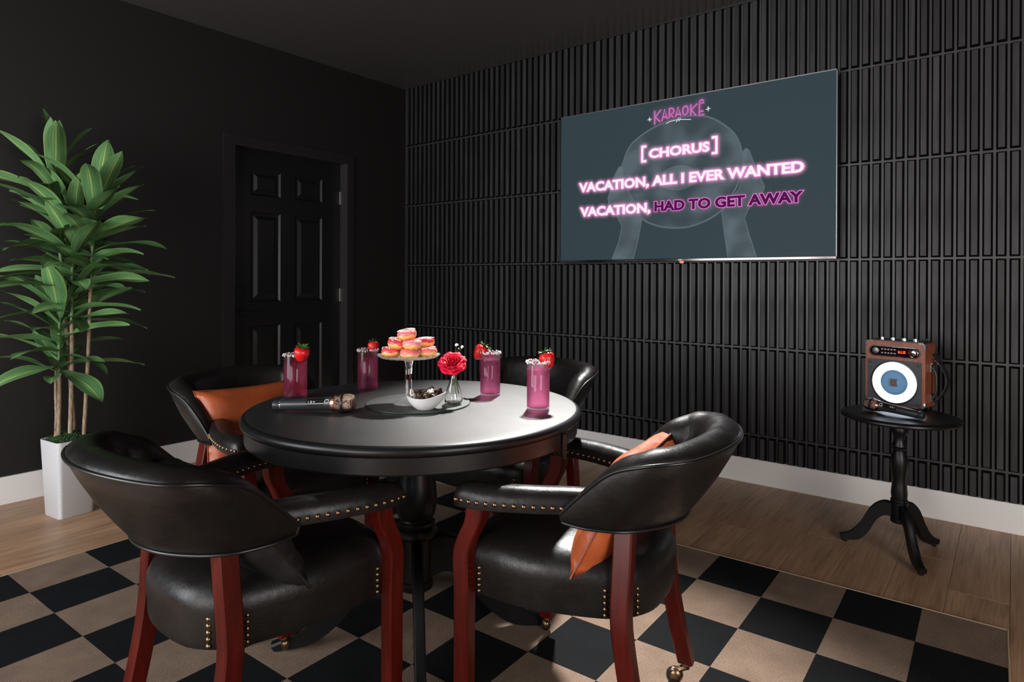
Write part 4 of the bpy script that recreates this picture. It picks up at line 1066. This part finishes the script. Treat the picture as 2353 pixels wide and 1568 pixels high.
# bowl of pretzels
bc = Vector((2.632, -2.346, 0))
bw = empty('bowl', (bc.x, bc.y, ZB), 'small white porcelain bowl of chocolate pretzels', 'bowl', YAW)
def lip(p, a):
    r_ = sqrt(p.x**2+p.y**2); k = max(0, (p.z-0.012)/0.034)
    ex = 1+0.10*k*max(0, cos(a))**6
    return Vector((p.x*ex*(1.0), p.y*(0.93), p.z+k*k*(0.006*cos(2*a)+0.003*cos(a))))
B().lathe([(0.001, 0.0), (0.024, 0.0), (0.027, 0.0015), (0.040, 0.012), (0.052, 0.027), (0.0590, 0.044), (0.0597, 0.0455), (0.0575, 0.0455), (0.050, 0.029), (0.038, 0.0150), (0.025, 0.0060), (0.001, 0.0055)], 64, fn=lip).build('bowl_body', M['porcelain'], bw, 60)
def pretzel_mesh(mat):
    pts = []
    for k in range(30):
        t = -1+2*k/29
        a = t*pi*1.25
        x = 0.0125*sin(a)*(1.0+0.12*cos(a)); y = 0.0098*cos(a*1.0) if abs(t) < .72 else 0
        pts.append((x, y))
    path = []
    n = 36
    for k in range(n):
        u = k/(n-1)*2*pi*0.92+0.25
        x = 0.0135*sin(u)+0.0035*sin(2*u); y = 0.0100*cos(u)-0.0050*cos(2*u)
        path.append((x, y, 0.0013*sin(3*u)))
    b = B(); b.tube(path, 0.0030, 7)
    b.tube([path[0], (-0.003, -0.004, 0.002), (-0.0075, -0.011, 0.0)], 0.0029, 7); b.tube([path[-1], (0.003, -0.004, -0.001), (0.0075, -0.011, 0.0)], 0.0029, 7)
    return b.mesh('pretzel', mat, 70)
pmd, pmw = pretzel_mesh(M['chocolate']), pretzel_mesh(M['white_choc'])
PZ = [(-.034, -.004, .0395, 'w', (50, 20, 10)), (-.013, -.022, .0405, 'd', (62, 8, 40)), (.010, -.024, .0400, 'd', (60, -10, 120)), (-.012, .012, .0480, 'd', (20, 10, 200)),
      (.018, .004, .0485, 'w', (25, -14, 300)), (.040, -.002, .0420, 'd', (38, -24, 70)), (.004, .030, .0455, 'd', (-30, 8, 150)), (-.030, .022, .0420, 'd', (-20, 25, 90)), (.0, -.004, .0300, 'd', (5, 0, 0)), (.028, .024, .0400, 'd', (-24, -20, 20))]
for k, (a_, f_, z_, c_, rt) in enumerate(PZ):
    o = put('pretzel', pmw if c_ == 'w' else pmd, None, at(a_*.95, f_*.95, ZB+z_+0.004, bc), [radians(q) for q in rt], (1.28, 1.28, 1.4))
    side_w = 'left' if a_ < -.01 else ('right' if a_ > .013 else 'middle'); row_w = 'front' if f_ < -.015 else ('back' if f_ > .015 else 'centre')
    if z_ < .031: row_w = 'bottom'
    tag(o, 'small %s chocolate pretzel at the %s %s of the white bowl' % ('white' if c_ == 'w' else 'dark', row_w, side_w), 'pretzel', 'chocolate pretzels in the white bowl')
# vase and rose
vc = Vector((2.648, -2.236, 0))
va = empty('bud_vase', (vc.x, vc.y, ZB), 'clear glass teardrop bud vase holding a red rose', 'vase')
B().lathe([(0.001, 0.0), (0.021, 0.0), (0.0255, 0.002), (0.0284, 0.010), (0.0284, 0.020), (0.0245, 0.040), (0.017, 0.062), (0.0105, 0.082), (0.0088, 0.092), (0.0095, 0.0985), (0.0106, 0.102), (0.0098, 0.1022), (0.0078, 0.098), (0.0072, 0.092), (0.0090, 0.082), (0.0155, 0.062), (0.0230, 0.040), (0.0268, 0.021), (0.0266, 0.012), (0.022, 0.0072), (0.001, 0.0065)], 40).build('vase_body', M['glass'], va, 60)
ro = empty('rose', (vc.x, vc.y, ZB+0.012), 'red rose in full bloom in the glass bud vase', 'flower')
hc = Vector(at(-.004, -.006, ZB+.139, vc))-Vector((vc.x, vc.y, ZB+0.012))
B().tube(catmull([tuple(Vector((0, 0, .048))+Rv*-.001-Fv*.002), (0, 0, .088), tuple(hc-Vector((0, 0, .034)))], 10), 0.0022, 8).build('stem', M['stem_green'], ro, 60)
B().tube(catmull([tuple(Rv*.018+Vector((0, 0, .020))), tuple(Rv*.008+Vector((0, 0, .055))), tuple(Rv*.001+Vector((0, 0, .090)))], 8), [.0010, .0016, .002, .0022, .0022, .002, .0016, .001], 6).build('leaf_stalk', M['stem_green'], ro, 60)
def petal(r0, r1, hgt, wid, az, open_, curl, seed):
    random.seed(seed); rows = []
    nu, nv = 9, 11
    for i in range(nu):
        u = i/(nu-1); row = []
        for j in range(nv):
            v = -1+2*j/(nv-1)
            ang = v*wid*(0.35+0.65*sin(pi*min(1, u*0.62+.12)))
            rr = r0+(r1-r0)*(u**open_); zz = hgt*u*(1-0.16*abs(v)**2.5*u)
            if u > .7: rr += curl*((u-.7)/.3)**2; zz -= curl*0.55*((u-.7)/.3)**2
            rr *= 1+0.05*sin(3*v+seed)*u
            zz += 0.0016*sin(5*v+seed*2)*u*u
            row.append(Vector((rr*cos(az+ang), rr*sin(az+ang), zz)))
        rows.append(row)
    return rows
tiltm = Matrix.Translation(hc) @ (Matrix.Rotation(radians(42), 3, Rv)).to_4x4()
layers = [(3, .0015, .0050, .027, 1.25, 1.0, .0000, -.016), (4, .003, .0105, .0285, 1.0, .9, .001, -.0165), (5, .005, .0180, .0285, .82, .8, .0025, -.0175), (5, .007, .0260, .0260, .78, .72, .005, -.019), (6, .009, .0335, .0215, .66, .66, .0075, -.021), (6, .010, .0375, .0130, .62, .62, .008, -.022)]
for li, (n_, r0, r1, hh, wd_, op, cu, zo) in enumerate(layers):
    for k in range(n_):
        az = 2*pi*k/n_+li*0.7
        rows = [[tiltm @ (q+Vector((0, 0, zo))) for q in rw] for rw in petal(r0, r1, hh, wd_, az, op, cu, li*10+k)]
        me = B().grid(rows, closed_v=False); o = me.build('petal', M['petal'], ro, 80)
        md = o.modifiers.new('thickness', 'SOLIDIFY'); md.thickness = 0.0007
b = B()
for k in range(5):
    a = 2*pi*k/5+.3; rows = []
    for u, w_ in ((0, .003), (.35, .005), (.7, .0035), (1, .0004)):
        r_ = .004+.024*u; zz = -.026+.004*u-.010*u*u
        rows.append([tiltm @ Vector((r_*cos(a)-q*w_*sin(a), r_*sin(a)+q*w_*cos(a), zz)) for q in (-1, 0, 1)])
    b.grid(rows, closed_v=False)
b.ball(tuple(hc+Vector((0, 0, -.024))), .007, 10, 6)
b.build('sepals', M['stem_green'], ro, 80)
sp = empty('gypsophila_sprig', (vc.x, vc.y, ZB+0.014), 'sprig of tiny white filler blossoms behind the rose', 'flower')
tips = [(.008, .016, .186), (.027, .010, .181), (.015, .014, .176), (-.036, .004, .126), (-.030, -.002, .120), (-.022, -.008, .112), (.034, .012, .150)]
b = B(); base = Vector((0, 0, .085))
for a_, f_, z_ in tips: b.tube(catmull([base, (base+Rv*a_*.4+Fv*f_+Vector((0, 0, (z_-.085)*.6))), Rv*a_+Fv*f_+Vector((0, 0, z_-.014))], 7), .0006, 5)
b.tube([Rv*.010+Vector((0, 0, .008)), Rv*.004+Vector((0, 0, .05)), base], .0012, 5)
b.build('stalk', M['stem_green'], sp, 60)
for a_, f_, z_ in tips:
    b = B(); c = Rv*a_+Fv*f_+Vector((0, 0, z_-.014)); s_ = .0062 if z_ != .176 and z_ != .15 else .0022
    for k in range(9):
        d_ = Vector((random.uniform(-1, 1), random.uniform(-1, 1), random.uniform(-.6, 1))).normalized()*s_*.6
        b.ball(tuple(c+d_), s_*.45, 6, 4)
    b.build('blossom', M['blossom'], sp, 70)
# ------------------------------------------------ microphones
def microphone(tail, head, label, roll, logo_up=True):
    tail = Vector(tail); head = Vector(head); L = (head-tail).length
    m = empty('microphone', tail, label, 'microphone', 0, 'wireless handheld microphones')
    ax = (head-tail).normalized(); side = Vector((0, 0, 1)).cross(ax).normalized(); up = ax.cross(side)
    R3 = Matrix((ax, side, up)).transposed() @ Matrix.Rotation(roll, 3, 'X')
    m.rotation_euler = R3.to_euler()
    k = L/0.262; m.scale = (k, k, k)
    X = Matrix.Rotation(pi/2, 4, 'Y')
    def lt(prof, name, mat, segs=32, par=m): return B().lathe([(r_, z_) for r_, z_ in prof], segs, mat=X).build(name, mat, par, 35)
    body = lt([(0.001, 0.024), (0.0168, 0.024), (0.0172, 0.027), (0.0182, 0.100), (0.0190, 0.130), (0.0205, 0.165), (0.0225, 0.187), (0.0232, 0.192), (0.001, 0.192)], 'handle_body', M['mic_body'])
    cap = B().lathe([(0.001, 0.0), (0.0150, 0.0), (0.0165, 0.0015), (0.0168, 0.004), (0.0168, 0.0205), (0.0160, 0.0225), (0.0160, 0.0245), (0.001, 0.0245)], 24, mat=X, fn=lambda p, a: Vector((p.x*(1-.03*(1 if int(a/(2*pi)*24+.5) % 3 == 0 else 0)), p.y*(1-.03*(1 if int(a/(2*pi)*24+.5) % 3 == 0 else 0)), p.z))).build('end_cap', M['mic_body'], m, 30)
    lt([(0.0165, 0.0235), (0.0178, 0.0238), (0.0178, 0.0262), (0.0168, 0.0265)], 'chrome_ring', M['chrome'])
    lt([(0.0220, 0.1905), (0.0245, 0.191), (0.0250, 0.196), (0.0258, 0.2015), (0.0235, 0.203)], 'collar', M['rose_gold'])
    lt([(0.0240, 0.2015), (0.0272, 0.209), (0.0288, 0.220), (0.0290, 0.232), (0.0282, 0.246), (0.0255, 0.256), (0.020, 0.2605), (0.010, 0.262), (0.001, 0.2622)], 'grille', M['grille'], 40)
    lt([(0.0286, 0.2235), (0.0308, 0.2245), (0.0312, 0.2275), (0.0308, 0.2305), (0.0288, 0.2315)], 'grille_band', M['black_metal'], 6*6)
    # curved control panel let into the handle
    rows = []
    for i in range(9):
        x = 0.112+i*0.058/8; r_ = 0.0184+0.0022*(i/8)**1.4+0.0007
        rows.append([Vector((x, r_*sin(a), r_*cos(a))) for a in [radians(-34+68*j/8) for j in range(9)]])
    pn = B().grid(rows, closed_v=False).build('control_panel', M['bezel'], m, 60)
    def onp(x, a): 
        r_ = 0.0184+0.0022*max(0, (x-.112)/.058)**1.4+0.0010; return Vector((x, r_*sin(a), r_*cos(a)))
    b = B()
    b.tube([onp(.119, -.16), onp(.119, .16)], .0007, 6)
    b.tube([onp(.138, -.16), onp(.138, .16)], .0008, 6); b.tube([onp(.1352, 0), onp(.1408, 0)], .0008, 6)
    b.tube([onp(.1285+.0026*cos(2*pi*q/12), .15*sin(2*pi*q/12)) for q in range(12)], .0008, 6, closed=True)
    b.build('button_symbols', M['white_mark'], pn, 60)
    b = B(); lo = []
    for q in range(20):
        a = 2*pi*q/20; lo.append((0.1795+0.0062*(abs(cos(a))**.6)*(1 if cos(a) > 0 else -1), 0.26*(abs(sin(a))**.6)*(1 if sin(a) > 0 else -1)))
    def onb(x, a): r_ = 0.0205+(x-.165)/.022*.0020+.0006; return Vector((x, r_*sin(a), r_*cos(a)))
    b.tube([onb(x, a) for x, a in lo if not (x > .1795 and a < -.20)], .0009, 6)
    b.build('loop_emblem', M['white_mark'], m, 60)
    return m
microphone((2.284, -2.640, ZT+0.0190), (2.498, -2.506, ZT+0.0315), 'dark grey microphone with copper band lying on the dining table', radians(62))

# ================================================================== side table
SC_ = Vector((3.676, -0.582, 0)); SZ = 0.590; SR = 0.2235
sd = empty('side_table', (SC_.x, SC_.y, 0), 'small round black pedestal side table under the speaker', 'table')
B().lathe([(0.001, SZ-0.024), (SR-0.018, SZ-0.024), (SR-0.006, SZ-0.021), (SR, SZ-0.014), (SR-0.001, SZ-0.008), (SR-0.006, SZ-0.004), (SR-0.010, SZ-0.0045), (SR-0.014, SZ-0.001), (SR-0.020, SZ), (0.001, SZ)], 96).build('tabletop', M['black_wood'], sd, 30)
B().lathe([(0.0010, 0.130), (0.0288, 0.130), (0.0330, 0.134), (0.0330, 0.150), (0.0300, 0.154), (0.0300, 0.205), (0.0330, 0.208), (0.0330, 0.217), (0.0294, 0.2185), (0.0330, 0.221), (0.0330, 0.227), (0.0294, 0.232), (0.0318, 0.255), (0.0288, 0.285), (0.0258, 0.31), (0.0306, 0.345), (0.0342, 0.375), (0.0330, 0.40), (0.0258, 0.428), (0.0228, 0.436), (0.0276, 0.440), (0.0282, 0.446), (0.0252, 0.449), (0.0282, 0.454), (0.0270, 0.462),
           (0.0222, 0.475), (0.0228, 0.492), (0.0270, 0.505), (0.0324, 0.514), (0.0336, 0.524), (0.0318, 0.532), (0.0348, 0.538), (0.0348, SZ-0.0245), (0.0010, SZ-0.0245)], 40).build('pedestal', M['black_wood'], sd, 30)
B().lathe([(0.001, SZ-0.034), (0.10, SZ-0.034), (0.105, SZ-0.03), (0.105, SZ-0.0245), (0.001, SZ-0.0245)], 40).build('mounting_plate', M['black_wood'], sd, 30)
def side_leg(a):
    c = catmull([(0.020, 0, 0.210), (0.06, 0, 0.212), (0.105, 0, 0.178), (0.145, 0, 0.105), (0.185, 0, 0.055), (0.228, 0, 0.034)], 22)
    lo = catmull([(0.020, 0, 0.148), (0.052, 0, 0.150), (0.082, 0, 0.124), (0.115, 0, 0.062), (0.155, 0, 0.020), (0.222, 0, 0.009)], 22)
    rows = []
    for u, l in zip(c, lo):
        hw = 0.0135
        rows.append([(u.x, -hw*.6, u.z), (u.x, hw*.6, u.z), (u.x-.001, hw, u.z-.004), (l.x, hw, l.z+.002), (l.x, -hw, l.z+.002), (u.x-.001, -hw, u.z-.004)])
    o = B().grid(rows).build('leg', M['black_wood'], sd, 30); o.rotation_euler.z = a
    B().lathe([(0.001, 0), (0.0085, 0), (0.0095, 0.002), (0.0095, 0.012), (0.001, 0.012)], 12, mat=Matrix.Translation((0.208, 0, 0))).build('foot_pad', M['black_plastic'], o, 30)
for fx, fy in ((3.481, -.584), (3.76, -.727), (3.779, -.396)): pass
for a in (180.3, -62, 58): side_leg(radians(a))
hk = B(); hk.tube([(-.105, -.175, SZ-.0245), (-.100, -.178, SZ-.034), (-.060, -.186, SZ-.036), (-.052, -.186, SZ-.0285)], .0012, 6)
hk.build('wire_catch', M['steel'], sd)
# ================================================================== karaoke speaker
ph = radians(-13); SWD, SDP, SHT = 0.243, 0.118, 0.292
fr_ = Vector((3.757, -.469, SZ)); lx = Vector((cos(ph), sin(ph), 0)); ly = Vector((-sin(ph), cos(ph), 0))
so = fr_-lx*SWD/2+ly*SDP/2
sk = empty('karaoke_speaker', so, 'wood-sided karaoke speaker with glowing white ring on side table', 'speaker', ph)
hw, hd = SWD/2, SDP/2
FZ = 0.008
def rrect(w_, h_, r_, n=6, cx=0, cz=0):
    out = []
    for (sx, sz, a0) in ((1, -1, -90), (1, 1, 0), (-1, 1, 90), (-1, -1, 180)):
        for k in range(n+1):
            a = radians(a0+90*k/n); out.append((cx+sx*(w_/2-r_)+r_*cos(a), cz+sz*(h_/2-r_)+r_*sin(a)))
    return out
cabp = rrect(SWD, SHT-FZ, 0.014, 6, 0, FZ+(SHT-FZ)/2)
cab = B().prism(cabp, -hd, hd).build('cabinet', M['cherry'], sk, 30)
b = B()
for sx in (-1, 1):
    for sy in (-1, 1): b.lathe([(0.001, 0), (0.009, 0), (0.010, 0.002), (0.010, FZ+.001), (0.001, FZ+.001)], 12, mat=Matrix.Translation((sx*(hw-.025), sy*(hd-.025), 0)))
b.build('rubber_foot', M['black_plastic'], sk)
# baffle
B().prism(rrect(SWD-.024, .196, .006, 4, -.002, FZ+.104), -hd-.0035, -hd+.004).build('baffle', M['speaker_front'], sk, 30)
cz = FZ+.1035; RX90 = Matrix.Rotation(pi/2, 4, 'X')
def fl_(prof, name, mat, x=0, z_=cz, segs=56, y=-hd, par=sk): return B().lathe(prof, segs, mat=Matrix.Translation((x, y, z_)) @ RX90).build(name, mat, par, 35)
fl_([(0.096, 0.003), (0.097, 0.0055), (0.093, 0.0065), (0.091, 0.0055), (0.0905, 0.003)], 'ring_surround', M['black_plastic'])
fl_([(0.0555, 0.0040), (0.0570, 0.0075), (0.0735, 0.0105), (0.0885, 0.0075), (0.0900, 0.0040)], 'light_ring', M['ring'])
fl_([(0.0565, 0.0045), (0.0548, 0.0068), (0.0528, 0.0068), (0.0510, 0.0042), (0.0495, 0.0060), (0.0475, 0.0060), (0.0458, 0.0040), (0.0440, 0.0052), (0.0190, 0.0036), (0.0180, 0.0040), (0.0160, 0.0062), (0.010, 0.0082), (0.004, 0.0090), (0.001, 0.0091)], 'cone', M['cone'])
em = B().prism(rrect(.026, .034, .004, 3, 0, cz), -hd-.0125, -hd-.0092).build('emblem_plate', plain('grey emblem plate', (.13, .11, .11), .4, metal=.4), sk, 30)
b = B(); u_ = [(-.006, .010), (-.0068, -.004), (-.003, -.010), (.003, -.010), (.0062, -.005), (.0066, .008), (.0008, .0095)]
b.tube([(x, -hd-.0127, cz+z_) for x, z_ in u_], .0014, 6); b.build('emblem_letter', plain('dark red emblem', (.25, .01, .012), .4), em, 60)
b = B()
for sx, sz in ((-1, 1), (1, 1), (1, -1), (-1, -1)): b.lathe([(0.001, .0035), (.0055, .0035), (.0060, .0050), (.0035, .0056), (.001, .0048)], 14, mat=Matrix.Translation((sx*.098-.002, -hd, cz+sz*.085)) @ RX90)
b.build('corner_screws', M['black_metal'], sk, 40)
# control strip
pz = FZ+.240
B().prism(rrect(.212, .050, .0245, 10, 0, pz), -hd-.004, -hd+.002).build('chrome_frame', M['chrome'], sk, 30)
dp_ = B().prism(rrect(.200, .041, .020, 10, 0, pz), -hd-.0052, -hd-.003).build('display_panel', M['display'], sk, 30)
fl_([(.001, .0085), (.011, .0085), (.0142, .0070), (.0150, .0050), (.0150, .0045)], 'control_pad', M['steel'], -.077, pz, 32)
b = B()
for k in range(5):
    a = 2*pi*k/5+.3; b.tube([(-.077+.004*cos(a), -hd-.0088, pz+.004*sin(a)), (-.077+.0125*cos(a), -hd-.0078, pz+.0125*sin(a))], .0011, 5)
b.build('pad_slots', M['black_plastic'], sk)
for r_ in range(2):
    for k in range(5):
        put('button', D.meshes.get('speaker_button') or B().box((-.0045, -.0018, -.0035), (.0045, 0, .0035), bev=.001).mesh('speaker_button', M['steel'], 30), sk, (-.049+k*.0128, -hd-.0048, pz+.0085-r_*.0165))
fl_([(.001, .0125), (.0105, .0125), (.0125, .0115), (.0135, .0050)], 'tuning_knob', M['chrome'], .077, pz, 36)
fl_([(.0160, .0045), (.0175, .0072), (.0190, .0060), (.0195, .0040)], 'knob_ring', M['chrome'], .077, pz, 36)
put('display_text', addm(text_mesh('bLUE', .016, .046, pz-.0055, pz+.0055, 0, .02, -hd-.0055), M['red_led']), dp_)
# metal corners
b = B()
for sx in (-1, 1):
    for top in (0, 1):
        pl_ = []
        cxx = sx*(hw-.014); czz = (SHT-.014) if top else (FZ+.014)
        a0 = {(1, 1): 0, (-1, 1): 90, (-1, 0): 180, (1, 0): 270}[(sx, top)]
        arc = [(cxx+.0152*cos(radians(a0+90*k/8)), czz+.0152*sin(radians(a0+90*k/8))) for k in range(9)]
        inn = [(cxx+.0085*cos(radians(a0+90*k/8)), czz+.0085*sin(radians(a0+90*k/8))) for k in range(8, -1, -1)]
        ex = .013
        def ext(p, a): return (p[0]-ex*sin(radians(a))*-1*(-1), p[1])
        b.prism(arc+inn, -hd-.0016, -hd+.016)
        # short straight arms of the bracket
        if a0 in (0, 180): pass
        zt = SHT+.0012 if top else FZ-.0012; zi = SHT-.0055 if top else FZ+.0055
        b.box((min(cxx, cxx-sx*ex), -hd-.0016, min(zt, zi)), (max(cxx, cxx-sx*ex), -hd+.016, max(zt, zi)))
        xt = sx*(hw+.0012); xi = sx*(hw-.0055); zc = czz-(ex if top else -ex)
        b.box((min(xt, xi), -hd-.0016, min(czz, zc)), (max(xt, xi), -hd+.016, max(czz, zc)))
b.build('metal_corner', M['chrome'], sk, 30)
tp_ = B().box((-hw+.012, -hd+.012, SHT), (hw-.012, hd-.008, SHT+.004)).build('top_panel', M['black_plastic'], sk, 30)
kn_me = B().lathe([(.0115, 0), (.0115, .002), (.0095, .003), (.0088, .0115), (.0075, .013), (.001, .0132)], 14).mesh('knob', M['chrome'], 30)
for k in range(4): put('knob', kn_me, sk, (-.062+k*.0455, -.030, SHT+.004))
b = B(); b.tube([(hw-.02, .02, SHT+.003), (hw-.02, .02, SHT+.016)], .002, 8); b.tube([(hw-.036, -.015, SHT+.003), (hw-.036, -.015, SHT+.011)], .002, 8); b.build('toggle_switch', M['chrome'], sk)
# side handle with brackets and strap
for z_ in (.185, .052):
    B().box((hw, -.014, z_-.020), (hw+.010, .014, z_+.020), bev=.003).build('handle_bracket', M['chrome'], sk, 30)
B().tube(catmull([(hw+.006, 0, .190), (hw+.020, 0, .165), (hw+.024, 0, .118), (hw+.020, 0, .072), (hw+.006, 0, .048)], 16), .0055, 8).build('side_handle', M['black_plastic'], sk, 60)
rows = []
for p in catmull([(hw+.008, .045, .245), (hw+.022, .050, .205), (hw+.046, .052, .160), (hw+.052, .052, .118), (hw+.034, .052, .070), (hw+.006, .048, .030)], 18):
    rows.append([p+Vector(q) for q in ((-.0015, -.026, 0), (.0015, -.026, 0), (.0015, .020, 0), (-.0015, .020, 0))])
B().grid(rows).build('shoulder_strap', M['black_plastic'], sk, 40)
b = B(); b.tube([(hw+.004, .02, .228), (hw+.012, .02, .214), (hw+.024, .024, .200), (hw+.040, .030, .184)], .0018, 6); b.tube([(hw+.001, .02, .232+.006*0), (hw+.008, .014, .224), (hw+.014, .02, .216), (hw+.008, .026, .224)], .0014, 6, closed=True)
b.build('strap_hook', M['chrome'], sk)
microphone((3.772, -.672, SZ+.0186), (3.548, -.588, SZ+.0318), 'black microphone lying on the side table in front of the speaker', radians(-58))

# ================================================================== potted plant
PA = radians(6); PC = Vector((.402, -2.572, 0))
pp_ = empty('potted_dracaena', PC, 'tall variegated dracaena in a white square planter by the black wall', 'plant', PA)
def rsq(s, z_, r_=.02, n=5): return [Vector((x, y, z_)) for x, y in rrect(s, s, r_, n)]
rows = [rsq(.150, 0, .018), rsq(.157, .004, .020), rsq(.189, .366, .022), rsq(.189, .369, .022), rsq(.181, .369, .019), rsq(.178, .345, .019)]
B().grid(rows).build('planter', M['pot'], pp_, 40)
B().grid([rsq(.1765, .3455, .019), rsq(.1765, .352, .019)]).build('soil', M['soil'], pp_, 40)
random.seed(11); b = B()
for k in range(330):
    a = random.uniform(0, 6.28); r_ = .088*sqrt(random.random()); x, y = r_*cos(a)*1.0, r_*sin(a)
    hgt = .030*(1-(r_/.09)**2)+.006*random.random()
    rad = random.uniform(.007, .013)
    b.ball((x, y, .356+hgt), rad, 6, 4, sc=(1, 1, random.uniform(.6, .9)))
    for q in range(3): b.ball((x+random.uniform(-.01, .01), y+random.uniform(-.01, .01), .360+hgt+rad*.5), .0038, 5, 3)
stuff(b.build('moss', M['moss'], pp_, 80))
def leaf_mesh(L, W_, droop, fold, twist, seed):
    random.seed(seed); n = 15; vs, fs, uv = [], [], []
    ang = 0; x = z_ = 0; rows = []
    tip = random.choice((0, 0, .35))
    for i in range(n):
        u = i/(n-1)
        ang = -droop*(u**1.6)
        if i: x += L/(n-1)*cos(ang); z_ += L/(n-1)*sin(ang)
        w_ = W_*(min(1, (u/.38))**.75*0.80+.20)*(1-max(0, (u-.60)/.40)**2.1)
        w_ = max(w_, .0006)
        tw = twist*u
        wob = .004*sin(9*u+seed)
        row = []
        for j, v in enumerate((-1, -.5, 0, .5, 1)):
            yy = v*w_/2; hh = abs(v)**1.3*w_/2*fold*(1-.45*u)+wob*v
            c, s = cos(tw), sin(tw)
            nx_, nz_ = -sin(ang), cos(ang)
            h2 = yy*s+hh*c; y2 = yy*c-hh*s
            row.append((x+nx_*h2, y2, z_+nz_*h2)); uv.append((.5+v*.5, u))
        rows.append(row)
    me = D.meshes.new('leaf'); V = [p for r_ in rows for p in r_]; F = [(i*5+j, i*5+j+1, (i+1)*5+j+1, (i+1)*5+j) for i in range(n-1) for j in range(4)]
    me.from_pydata(V, [], F); ul = me.uv_layers.new(name='uv')
    for lp in me.loops: ul.data[lp.index].uv = uv[lp.vertex_index]
    me.materials.append(M['leaf']); me.polygons.foreach_set('use_smooth', [True]*len(me.polygons)); me.update(); return me
lms = [leaf_mesh(.335, .082, random.uniform(.2, .85), .36, random.uniform(-.5, .5), k) for k in range(10)]
lms += [leaf_mesh(.28, .074, random.uniform(.1, .5), .40, random.uniform(-.4, .4), k+20) for k in range(6)]
random.seed(23)
def stem(base, top, z0, z1, green, clusters, r0=.0105):
    path = catmull([base+(0.352,), ((base[0]*.65+top[0]*.35)+.006, base[1]*.65+top[1]*.35, .352+(z1-.352)*.35), ((base[0]*.3+top[0]*.7)-.004, base[1]*.3+top[1]*.7, .352+(z1-.352)*.7), top+(z1,)], 46)
    rad = [r0*(1-.25*i/45)*(1+.07*((i*7) % 5 == 0)+.04*sin(i*2.3)) for i in range(46)]
    kg = int(45*(green-.352)/(z1-.352))
    st = B().tube(path[:kg+1], rad[:kg+1], 10).build('stem', M['cane'], pp_, 60)
    B().tube(path[kg:], [r_*.92 for r_ in rad[kg:]], 10).build('stem_top', M['green_cane'], st, 60)
    g = 2.39996; k = 0
    for (za, zb, n, elev0, elev1, s0) in clusters:
        n = int(n*1.25)
        for i in range(n):
            f = i/max(1, n-1); z_ = za+(zb-za)*f
            t = min(45, max(0, 45*(z_-.352)/(z1-.352))); j = min(int(t), 44); p = path[j].lerp(path[j+1], t-j)
            az = k*g+random.uniform(-.35, .35)+base[0]*40; k += 1
            el = radians(elev0+(elev1-elev0)*f+random.uniform(-9, 9))
            sc = s0*random.uniform(.85, 1.15)
            # the black wall is close on this side: those leaves stay shorter and stand steeper
            wx = cos(az+PA)
            if wx < -.25: el = max(el, radians(28))+radians(18)*abs(wx); sc *= 1-.18*abs(wx)
            me = random.choice(lms[:10] if f < .75 else lms)
            put('leaf', me, st, p+Vector((cos(az), sin(az), 0))*.006, (random.uniform(-.35, .35), -el, az), (sc, sc*random.uniform(.9, 1.12), sc))
stem((-.020, .030), (-.055, -.045), .352, 1.66, 1.05, [(1.16, 1.40, 15, 6, 26, 1.0), (1.42, 1.665, 17, 22, 78, 1.0)])
stem((.030, -.012), (.030, .000), .352, 1.40, .92, [(.90, 1.10, 14, 2, 20, .98), (1.12, 1.40, 18, 14, 74, 1.0)], .0105)
stem((.052, .038), (.075, .075), .352, 1.50, 1.08, [(1.10, 1.32, 14, 6, 28, 1.0), (1.34, 1.50, 14, 24, 75, 1.0)], .0095)
stem((.004, -.052), (.004, -.046), .352, 1.00, .68, [(.68, .82, 13, -8, 18, .95), (.84, 1.00, 15, 16, 72, 1.0)], .0095)
stem((-.004, -.060), (-.008, -.056), .352, .72, .70, [(.66, .715, 4, 0, 35, .8)], .008)
